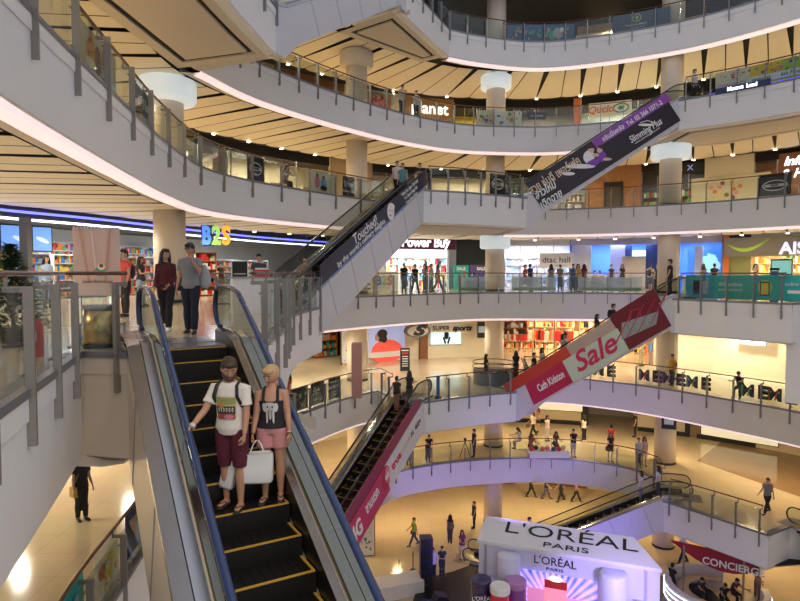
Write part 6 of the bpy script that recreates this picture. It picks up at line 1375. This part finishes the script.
onesc(e5,1.4,-.1,'f_stand',PI/2,'dark haired person lowest on the blue lit escalator',top=(.5,.3,.25),bot=K,group=None)
# ground
for px,py,key,rz,lb,kw in (
 (414,545,'m_walk',-1.2,'man in a lime green shirt with a pink bag crossing the ground floor',dict(top=(.35,.50,.03),bot=(.06,.08,.14),bag=('shoulder',(.6,.05,.12)))),
 (450,543,'f_stand',2.9,'woman in grey with a teal bag walking away on the ground floor',dict(top=(.16,.13,.18),bot=(.05,.07,.15),bag=('hand',(.02,.25,.28)))),
 (474,528,'m_stand',-1.3,'man in black looking at a phone on the ground floor near the column',dict(top=K,bot=K)),
 (462,560,'f_skirt',.3,'woman in dark red top and white skirt by the escalator foot',dict(top=(.18,.03,.04),bot=(.6,.55,.5))),
 (433,580,'m_stand',.2,'man in a pale shirt beside the loudspeaker tower',dict(top=(.4,.42,.6),bot=K)),
 (442,578,'m_fold',.1,'man in black with hands together beside the loudspeaker tower',dict(top=K,bot=K)),
 (683,563,'m_walk',-1.4,'person in a white shirt and black trousers walking under the right landing',dict(top=(.65,.65,.7),bot=K)),
 (742,566,'m_walk',-1.2,'person in black walking behind the red curved sign',dict(top=K,bot=K)),
 (531,497,'m_walk',1.2,'walker seen only as legs at the far shop windows, first from the left',dict(top=K,bot=K)),
 (546,499,'f_walk',1.3,'walker seen only as legs at the far shop windows, second from the left',dict(top=K,bot=(.1,.1,.2))),
 (561,501,'m_walk',-1.2,'walker seen only as legs at the far shop windows, third from the left',dict(top=K,bot=K)),
 (576,502,'f_walk',1.2,'walker seen only as legs at the far shop windows, last at the right',dict(top=(.3,.2,.2),bot=K)),
 (672,597,'m_stand',2.0,'person in black partly hidden by the right side of the booth',dict(top=K,bot=K)),
 (757,600,'f_stand',.3,'woman in a patterned dress near the right end of the information desk',dict(top=(.3,.2,.2),bot=(.2,.15,.2)))):
    pf(key,px,py,.0 if py!=578 and py!=580 else .12,rz,lb,group=None,**kw)
for i,(dx,dy,c) in enumerate(((-.75,.2,(.05,.04,.1)),(.15,-.35,K),(.85,.1,(.12,.04,.05)))):
    crowd('m_sit',cx+dx,cy+dy,.12,[.2,-.1,.4][i],['clerk in dark blue seated in the round desk, left of three','clerk in black seated in the middle of the round desk','clerk in dark red seated in the round desk, right of three'][i],top=c,bot=K,group=None)
# lobby, left side
for x,y,key,rz,lb,kw in (
 ((125-400)/F*16.0,16.0,'m_stand',-.5,'man in a coral red polo shirt standing behind the near railing',dict(top=(.70,.09,.07),bot=K,h=1.72,bag=('backpack',(.05,.03,.03)))),
 ((141-400)/F*21.0,21.0,'f_stand',1.4,'woman with long black hair and light jeans behind the red shirted man',dict(top=(.05,.05,.05),bot=(.35,.45,.6))),
 ((47-400)/F*20.0,20.0,'f_stand',1.0,'woman in a light blue blouse by the store televisions',dict(top=(.35,.5,.75),bot=(.2,.2,.3))),
 ((213-400)/F*31,31.,'f_skirt',-1.0,'young woman in black at the store front under the letter sign, left of two',dict(top=K,bot=K)),
 ((221-400)/F*32,32.,'m_stand',1.0,'young man in a black shirt and tan trousers under the letter sign, right of two',dict(top=K,bot=(.25,.13,.08))),
 ((259-400)/F*18.3,18.3,'m_stand',.3,'man in a dark cap and jacket at the reception desk',dict(top=(.04,.05,.07),bot=K)),
 ((303-400)/F*20.3,20.8,'m_stand',.2,'person in a tan jacket at the foot of the food escalator',dict(top=(.28,.22,.15),bot=K))):
    crowd(key,x,y,15,rz,lb,group=None,**kw)
# camera tripod
x,y=at(465,459,5); t=empty('camera_tripod',(x,y,5),0,'black camera tripod beside the man in black on the lower gallery','tripod')
for i in range(3): a=i*2.09+.4; m=MB(); m.tube([(0,0,1.1),(.38*math.cos(a),.38*math.sin(a),.02)],.018,BKK,6); m.build('leg',t)
m=MB(); m.box((0,0,1.2),(.14,.22,.14),BKK); m.build('camera',t)
# ---------------------------------------------------------------- the four people at the main escalator
def hero(name_label,x,y,z,rz,p,extra=None,**kw):
    parts,J=build_person(p,kw.pop('skin'),hero=True,vox=.012,**kw); r=empty('person',(x,y,z),rz,name_label,'person'); s=kw.get('h',1.0)
    for nm,me in parts:
        o=bpy.data.objects.new(nm,me); col.objects.link(o); o.parent=r
    return r,J
rA,kA,DAx,HA,odA=eA
cA=rA.rotation_euler.z
def stepA(s,y):
    st=math.floor(s/.4)*.4+.2; z=min(max(kA*(st-.2),0),HA)+10+.01
    return rA.location.x+st*math.cos(cA)-y*math.sin(cA),rA.location.y+st*math.sin(cA)+y*math.cos(cA),z
# find the step under a pixel: plane of the step noses
def foot(px,py):
    u=(px-400)/F; v=-(py-300.5)/F; d=Vector((u,cP+v*sP,-sP+v*cP)); ca,sa=math.cos(cA),math.sin(cA)
    # n . P = z - 10 - k*s
    n=Vector((-kA*ca,-kA*sa,1)); p0=Vector((rA.location.x,rA.location.y,10)); o_=Vector((0,0,CZ)); t=(p0-o_).dot(n)/d.dot(n); P=o_+d*t
    s=(P.x-p0.x)*ca+(P.y-p0.y)*sa; yy=-(P.x-p0.x)*sa+(P.y-p0.y)*ca; return s,yy
s1,y1=foot(233,520); s2,y2=foot(274,505)
print('FEET',s1,y1,s2,y2)
s1+=.4; s2=s1; y1-=.07; y2-=.05
TEE=mat('white_tee',(.72,.68,.62),.85,var=.06,scale=12); MAR=mat('maroon_shorts',(.10,.012,.03),.85,var=.12,scale=14); TANK=mat('black_tank',(.018,.018,.022),.85,var=.1,scale=14); PKS=mat('pink_shorts',(.60,.26,.27),.85,var=.08,scale=14); FLIP=mat('flip_flop_dark',(.03,.028,.03),.7)
x,y,z=stepA(s1,y1)
mp_=pose(lt=.02,rt=-.06,lk=.0,rk=.02,la=.05,ra=.42,le=.12,re=.42,rb=.24,lb=.10,turn=.55,nod=.42,lean=.06,spread=.03,rcurl=.25,lcurl=.9,lin=.1)
man,JM=hero('bearded man in a printed white shirt and maroon shorts riding down beside the blonde woman',x,y,z,-.18,mp_,skin=SK[1],topcol=TEE,botcol=MAR,bot='shorts',sleeve=.5,hair='short',haircol=HBRN,beard=True,shoe=('flip',FLIP))
man.scale=(1.02,1.0,.965)
PRT=[mat('tee_print_orange',(.55,.25,.05),.8),mat('tee_print_red',(.40,.06,.06),.8),mat('tee_print_dark',(.05,.05,.04),.8),mat('tee_print_teal',(.30,.32,.12),.8),mat('tee_print_yellow',(.6,.5,.15),.8)]
def onchest(m,J,f,items,inf=.026):
    """small printed patches wrapped over the front of the torso: (x angle, height along the spine, half angle, half height, material)"""
    T=TORF if f else TORM
    def rad(h):
        for a,b in zip(T,T[1:]):
            if a[0]<=h<=b[0]:
                t=(h-a[0])/(b[0]-a[0]); return a[1]*(1-t)+b[1]*t,a[2]*(1-t)+b[2]*t
        return T[0][1],T[0][2]
    for i,(a0,h0,da,dh,mm,*r) in enumerate(items):
        n=10; e=r[0] if r else 0
        vs=[];fs=[]
        for j in range(n+1):
            for k in range(n+1):
                u=-1+2*k/n; w=-1+2*j/n
                if e: q=max(abs(u),abs(w)); l=math.hypot(u,w); u,w=(u*q/l,w*q/l) if l>0 else (0,0)
                h=h0+dh*w; rx,ry=rad(h); a=a0+da*u; inf2=inf+.0012*i
                vs.append(J['pel']+J['up']*h+Vector(((rx+inf2)*math.sin(a),-(ry+inf2)*math.cos(a),0)))
        for j in range(n):
            for k in range(n): c=j*(n+1)+k; fs.append((c,c+1,c+n+2,c+n+1))
        m.add(vs,fs,mm)
m=MB(); onchest(m,JM,0,[(0,.26,.62,.135,PRT[4]),(0,.18,.60,.05,PRT[1]),(0,.345,.58,.04,PRT[3]),(0,.24,.6,.045,PRT[2]),(-.25,.30,.2,.035,PRT[0],1),(.2,.16,.3,.03,mat('tee_print_pink',(.6,.2,.25),.8),1)]+[(-.42+i*.17,.245,.05,.026,TEE,1) for i in range(6)]+[(-.42+i*.17,.245,.022,.014,PRT[2],1) for i in range(6)],.036); o=m.build('shirt_print',man,smooth=True); o['label']='dark lettered sunset print on the shirt front'
m=MB(); m.tube([(0,.16,1.02),(0,.21,1.12),(0,.21,1.30),(0,.17,1.44)],[.11,.15,.15,.10],BKK,14,ry=[.05,.08,.08,.05]); bp_=m.build('backpack',man,smooth=True)
for s in (1,-1):
    m=MB(); q=JM['pel'];u=JM['up']; m.tube([q+u*.22+Vector((s*.165,.06,0)),q+u*.27+Vector((s*.165,-.07,0)),q+u*.40+Vector((s*.135,-.128,0)),q+u*.50+Vector((s*.115,-.085,.02)),q+u*.545+Vector((s*.11,.0,.015)),q+u*.52+Vector((s*.11,.09,0)),q+u*.45+Vector((s*.1,.14,0))],.022,BKK,8,ry=.010); m.build('backpack_strap',bp_,smooth=True)
BR=mat('white_bracelet',(.7,.68,.62),.6)
def ring(pt,d,r,t,mm,par,nm):
    M=frame_from(d); m=MB(); m.tube([Vector(pt)+(M@Vector((r*math.cos(2*PI*i/16),r*math.sin(2*PI*i/16),0))) for i in range(16)],t,mm,6,closed=True); return m.build(nm,par,smooth=True)
for i in range(3): ring(JM['rwr']-JM['rhd']*(.0+.014*i),JM['rhd'],.030,.007,BR,man,'bracelet')
# woman
x,y,z=stepA(s2,y2)
wp_=pose(f=1,lt=-.03,rt=.04,lk=.05,rk=.0,la=-.02,ra=.12,le=.28,re=.18,rb=.10,lb=.14,turn=-.35,nod=.34,lean=.04,lcurl=.8,rcurl=1.0,rin=.0)
wom,JW=hero('blonde woman in a black tank top and pink shorts on the big escalator',x,y,z,.02,wp_,skin=SK[1],top='tank',topcol=TANK,botcol=PKS,bot='hotpants',hair='tied',haircol=HBLD,shoe=('flip',FLIP))
wom.scale=(1.0,.96,.895)
WP=mat('white_print',(.62,.60,.58),.8)
m=MB(); onchest(m,JW,1,[(0,.315,.50,.055,WP,1),(-.42,.30,.20,.06,WP,1),(.42,.30,.20,.06,WP,1),(0,.22,.11,.085,WP,1),(-.24,.19,.085,.10,WP,1),(.24,.19,.085,.10,WP,1),(-.17,.31,.05,.016,TANK,1),(.17,.31,.05,.016,TANK,1),(0,.25,.02,.06,TANK,1),(-.13,.17,.03,.06,TANK,1),(.13,.17,.03,.06,TANK,1)],.026); o=m.build('elephant_print',wom,smooth=True); o['label']='white elephant print on the tank top'
for i in range(2): ring(JW['lwr']-JW['lhd']*.015*i,JW['lhd'],.026,.007,BR if i else mat('watch_brown',(.15,.07,.03),.5),wom,'bracelet')
ring(JW['rwr'],JW['rhd'],.026,.008,mat('watch_brown',(1,1,1)),wom,'bracelet')
# white carrier bags held in her right hand
BGW=mat('white_carrier_bag',(.80,.79,.78),.6,var=.03,scale=5)
Mw=Matrix.Translation(Vector((x,y,z)))@Matrix.Rotation(.02,4,'Z')@Matrix.Scale(.895,4)
hp_=Mw@(JW['rwr']+JW['rhd']*.085)
def carrier(loc,w,h,d,rz,tilt,label):
    b=empty('shopping_bag',loc,rz,label,'shopping bag'); b.rotation_euler.y=tilt
    m=MB(); n=9; vs=[];fs=[]
    rows=[(0,.92,.9),(-.03,1.0,.75),(-h*.5,1.02,1.0),(-h*.93,1.0,1.0),(-h,.94,.9)]
    for zz,kw_,kd in rows:
        for k in range(20):
            a=2*PI*k/20; cx_=math.copysign(abs(math.cos(a))**.35,math.cos(a)); sy_=math.copysign(abs(math.sin(a))**.45,math.sin(a)); vs.append((cx_*w/2*kw_*(1+.02*math.sin(7*zz+k)),sy_*d/2*kd*(1+.10*math.sin(5*k+9*zz)),zz-.14))
    for i in range(4):
        for k in range(20): l=(k+1)%20; fs.append((i*20+k,i*20+l,(i+1)*20+l,(i+1)*20+k))
    fs.append(tuple(range(80,100))); m.add(vs,fs,BGW); m.build('bag_body',b,smooth=True)
    for s in (1,-1):
        m=MB(); m.tube([(-w*.22,s*d*.3,-.15),(-w*.13,s*d*.12,-.05),(-.012,0,.0),(.012,0,.0),(w*.13,s*d*.12,-.05),(w*.22,s*d*.3,-.15)],.006,BGW,6); m.build('handle',b)
    return b
carrier((hp_.x+.05,hp_.y-.05,hp_.z+.01),.36,.34,.15,.12,.0,'larger white carrier bag hanging in front of the woman legs')
carrier((hp_.x-.20,hp_.y-.03,hp_.z+.0),.17,.42,.12,-.2,.22,'narrower tilted white carrier bag hanging between man and woman')
# young couple at the top
MRN=mat('maroon_blouse',(.09,.012,.018),.85,var=.15,scale=10); BTR=mat('black_trousers',(.012,.012,.016),.85); GTS=mat('grey_tshirt',(.23,.24,.25),.85,var=.08,scale=14); NTR=mat('navy_trousers',(.012,.015,.035),.85)
p3=pose(f=1,lt=.30,rt=-.22,lk=.1,rk=.35,la=-.05,ra=.1,le=.9,re=.3,lin=.5,turn=.75,lb=.1,rb=.12)
X1,Y1=(166-400)/F*12.1,12.1
w2,J2=hero('young woman with long dark hair in a maroon blouse walking at the escalator top',X1,Y1,15,.15,p3,skin=SK[0],topcol=MRN,botcol=BTR,bot='trousers',sleeve=.95,hair='long',haircol=HBLK,shoe=('s',WTSH))
w2.scale=(.925,)*3
m=MB(); m.tube([J2['pel']+Vector((.14,-.1,.06)),J2['pel']+Vector((0,-.135,.05)),J2['pel']+Vector((-.14,-.1,.06))],.02,BTR,8); m.build('belt_bow',w2,smooth=True)
p4=pose(lt=.08,rt=-.10,rk=.05,la=.75,ra=.02,le=1.75,re=.15,lin=.55,nod=.25,turn=-.2,rb=.14,lb=.2,lcurl=1.0)
X2,Y2=(190.5-400)/F*11.45,11.45
m2,J3=hero('young man in glasses and a grey shirt, pale bag over one shoulder',X2,Y2,15,.05,p4,skin=SK[1],topcol=GTS,botcol=NTR,bot='trousers',sleeve=.5,hair='short',haircol=HBLK,shoe=('s',BKSH))
m2.scale=(.96,)*3
HM=Matrix.Translation(J3['head'])@Matrix.Rotation(-.2,4,'Z')@Matrix.Rotation(p4['nod'],4,'X')
m=MB()
for s in (1,-1): t2=MB(); t2.tube([(s*.031+.022*math.cos(2*PI*i/14),-.098,.012+.017*math.sin(2*PI*i/14)) for i in range(14)],.0035,BKK,5,closed=True); t2.tube([(s*.053,-.096,.015),(s*.075,-.05,.015),(s*.077,.01,.01)],.003,BKK,5); place_mb(t2,m,HM)
t2=MB(); t2.tube([(-.01,-.099,.014),(.01,-.099,.014)],.003,BKK,5); place_mb(t2,m,HM); m.build('glasses',m2)
GB=mat('grey_cloth_bag',(.42,.42,.43),.8); b=MB(); b.tube([(.235,.10,1.36),(.25,.12,1.20),(.25,.12,1.0),(.23,.10,.90)],[.04,.10,.13,.09],GB,14,ry=[.03,.05,.06,.05]); bg=b.build('slung_bag',m2,smooth=True); bg['label']='pale grey bag slung over his shoulder'
b=MB(); BRL=mat('brown_leather_strap',(.22,.09,.03),.5); b.tube([(-.18,.13,1.05),(-.17,-.02,1.30),(-.155,-.06,1.44),(-.13,.03,1.49),(-.16,.15,1.3)],.016,BRL,8,ry=.006); b.build('bag_strap',m2,smooth=True); b=MB(); b.box((-.25,.08,.98),(.09,.26,.26),BKK,taper=.9); b.build('side_bag',m2)
# ---------------------------------------------------------------- light
def area(x,y,z,sx,sy,e,c,rx=0,ry=0,rz=0,spread=PI):
    l=bpy.data.lights.new('ceiling_lamp','AREA'); l.shape='RECTANGLE'; l.size=sx; l.size_y=sy; l.energy=e; l.color=c; l.spread=spread
    o=bpy.data.objects.new('ceiling_lamp',l); col.objects.link(o); o.location=(x,y,z); o.rotation_euler=(rx,ry,rz); return o
def spot(x,y,z,e,c,ang=130,r=.12,tgt=None,blend=.6):
    l=bpy.data.lights.new('spot_lamp','SPOT'); l.energy=e; l.color=c; l.spot_size=math.radians(ang); l.spot_blend=blend; l.shadow_soft_size=r; l.specular_factor=.4
    o=bpy.data.objects.new('spot_lamp',l); col.objects.link(o); o.location=(x,y,z)
    if tgt: o.rotation_euler=(Vector(tgt)-Vector((x,y,z))).to_track_quat('-Z','Y').to_euler()
    return o
WARM={'third':(1,.86,.62),'second':(1,.82,.55),'first':(1,.84,.6),'lobby':(1,.87,.7),'lower':(1,.74,.40),'basement':(1,.70,.34)}
# lamps under each slab light the walkway of the storey below it
PW={'third':380,'second':380,'first':340,'lobby':520,'lower':470,'basement':430}
for k,(z,L,R) in EDGE.items():
    s=smooth(RING2[k],6.0); N=normals(s)
    for i,(p,n) in enumerate(zip(s,N)):
        if p.y<4: continue
        q=p+n*4.0
        spot(q.x,q.y,z-1.75,PW[k],WARM[k],165,.18)
w=bpy.data.worlds.new('World'); sc.world=w; w.use_nodes=True
w.node_tree.nodes['Background'].inputs[0].default_value=(.70,.72,.82,1); w.node_tree.nodes['Background'].inputs[1].default_value=.80
# added lamps out of view, brightening the near escalator and its riders
for x,y in ((-1.5,1.5),(1.5,3.0),(4,-1)): spot(x,y,19.6,280,(1,.82,.6),150,.25)
for x,y in ((-3,40),(3,43),(9,44),(15,42.5),(21,38.5),(25,33)): spot(x,y,33.4,420,(1,.86,.66),160,.2)  # added spots under the top slab, brightening the topmost shopfronts
spot(9.5,24,7.5,500,(.12,.14,1.0),50,.3,tgt=(9.5,31.5,2.8))  # added unseen blue spot, strengthening the blue glow on the escalator steps
# downlights at the inner ends of the ceiling gaps
DLM=mat('downlight_glow',(1,1,1),emit=9,ecol=(1,.86,.6),var=0)
dm=None
LVN={'third':'the topmost open ceiling','second':'the ceiling above the second tier','first':'the ceiling above the escalator storey','lobby':'the ceiling of the lower storey','lower':'the ceiling of the lower gallery','basement':'the ground floor ceiling'}
for p,zz,k in DL:
    if p.y<9 or p.y<abs(p.x)*1.25 or k in ('basement',): continue
    if dm is None: m=MB(); m.lathe([(.09,0),(.11,-.02),(.085,-.03),(.01,-.03)],(0,0,0),DLM,14); o=dm=m.build('downlight')
    else: o=dm.copy(); col.objects.link(o)
    o.location=(p.x,p.y,zz); tag(o,'small round bright downlight in '+LVN[k],'downlight','downlights in '+LVN[k])
# the stage lights near the ground
spot(7.5,17,6.5,900,(.45,.34,1.0),60,.3,tgt=(7.5,23,4.5))
spot(5,26,1,1250,(.42,.30,1.0),120,.3,tgt=(7,36,5))
spot(3.5,24,7.5,500,(.40,.28,1.0),70,.3,tgt=(8,24.5,3.5))
# ---------------------------------------------------------------- camera
cd=bpy.data.cameras.new('Camera'); cam=bpy.data.objects.new('Camera',cd); col.objects.link(cam); sc.camera=cam
cam.location=(0,0,CZ); cam.rotation_euler=(PI/2-PIT,0,0); cd.sensor_fit='HORIZONTAL'; cd.sensor_width=36; cd.lens=F/800*36; cd.clip_start=.05; cd.clip_end=400
sc.view_settings.view_transform='Standard'; sc.view_settings.look='None'; sc.view_settings.gamma=1; sc.view_settings.use_curve_mapping=False
sc.view_settings.exposure=0.10
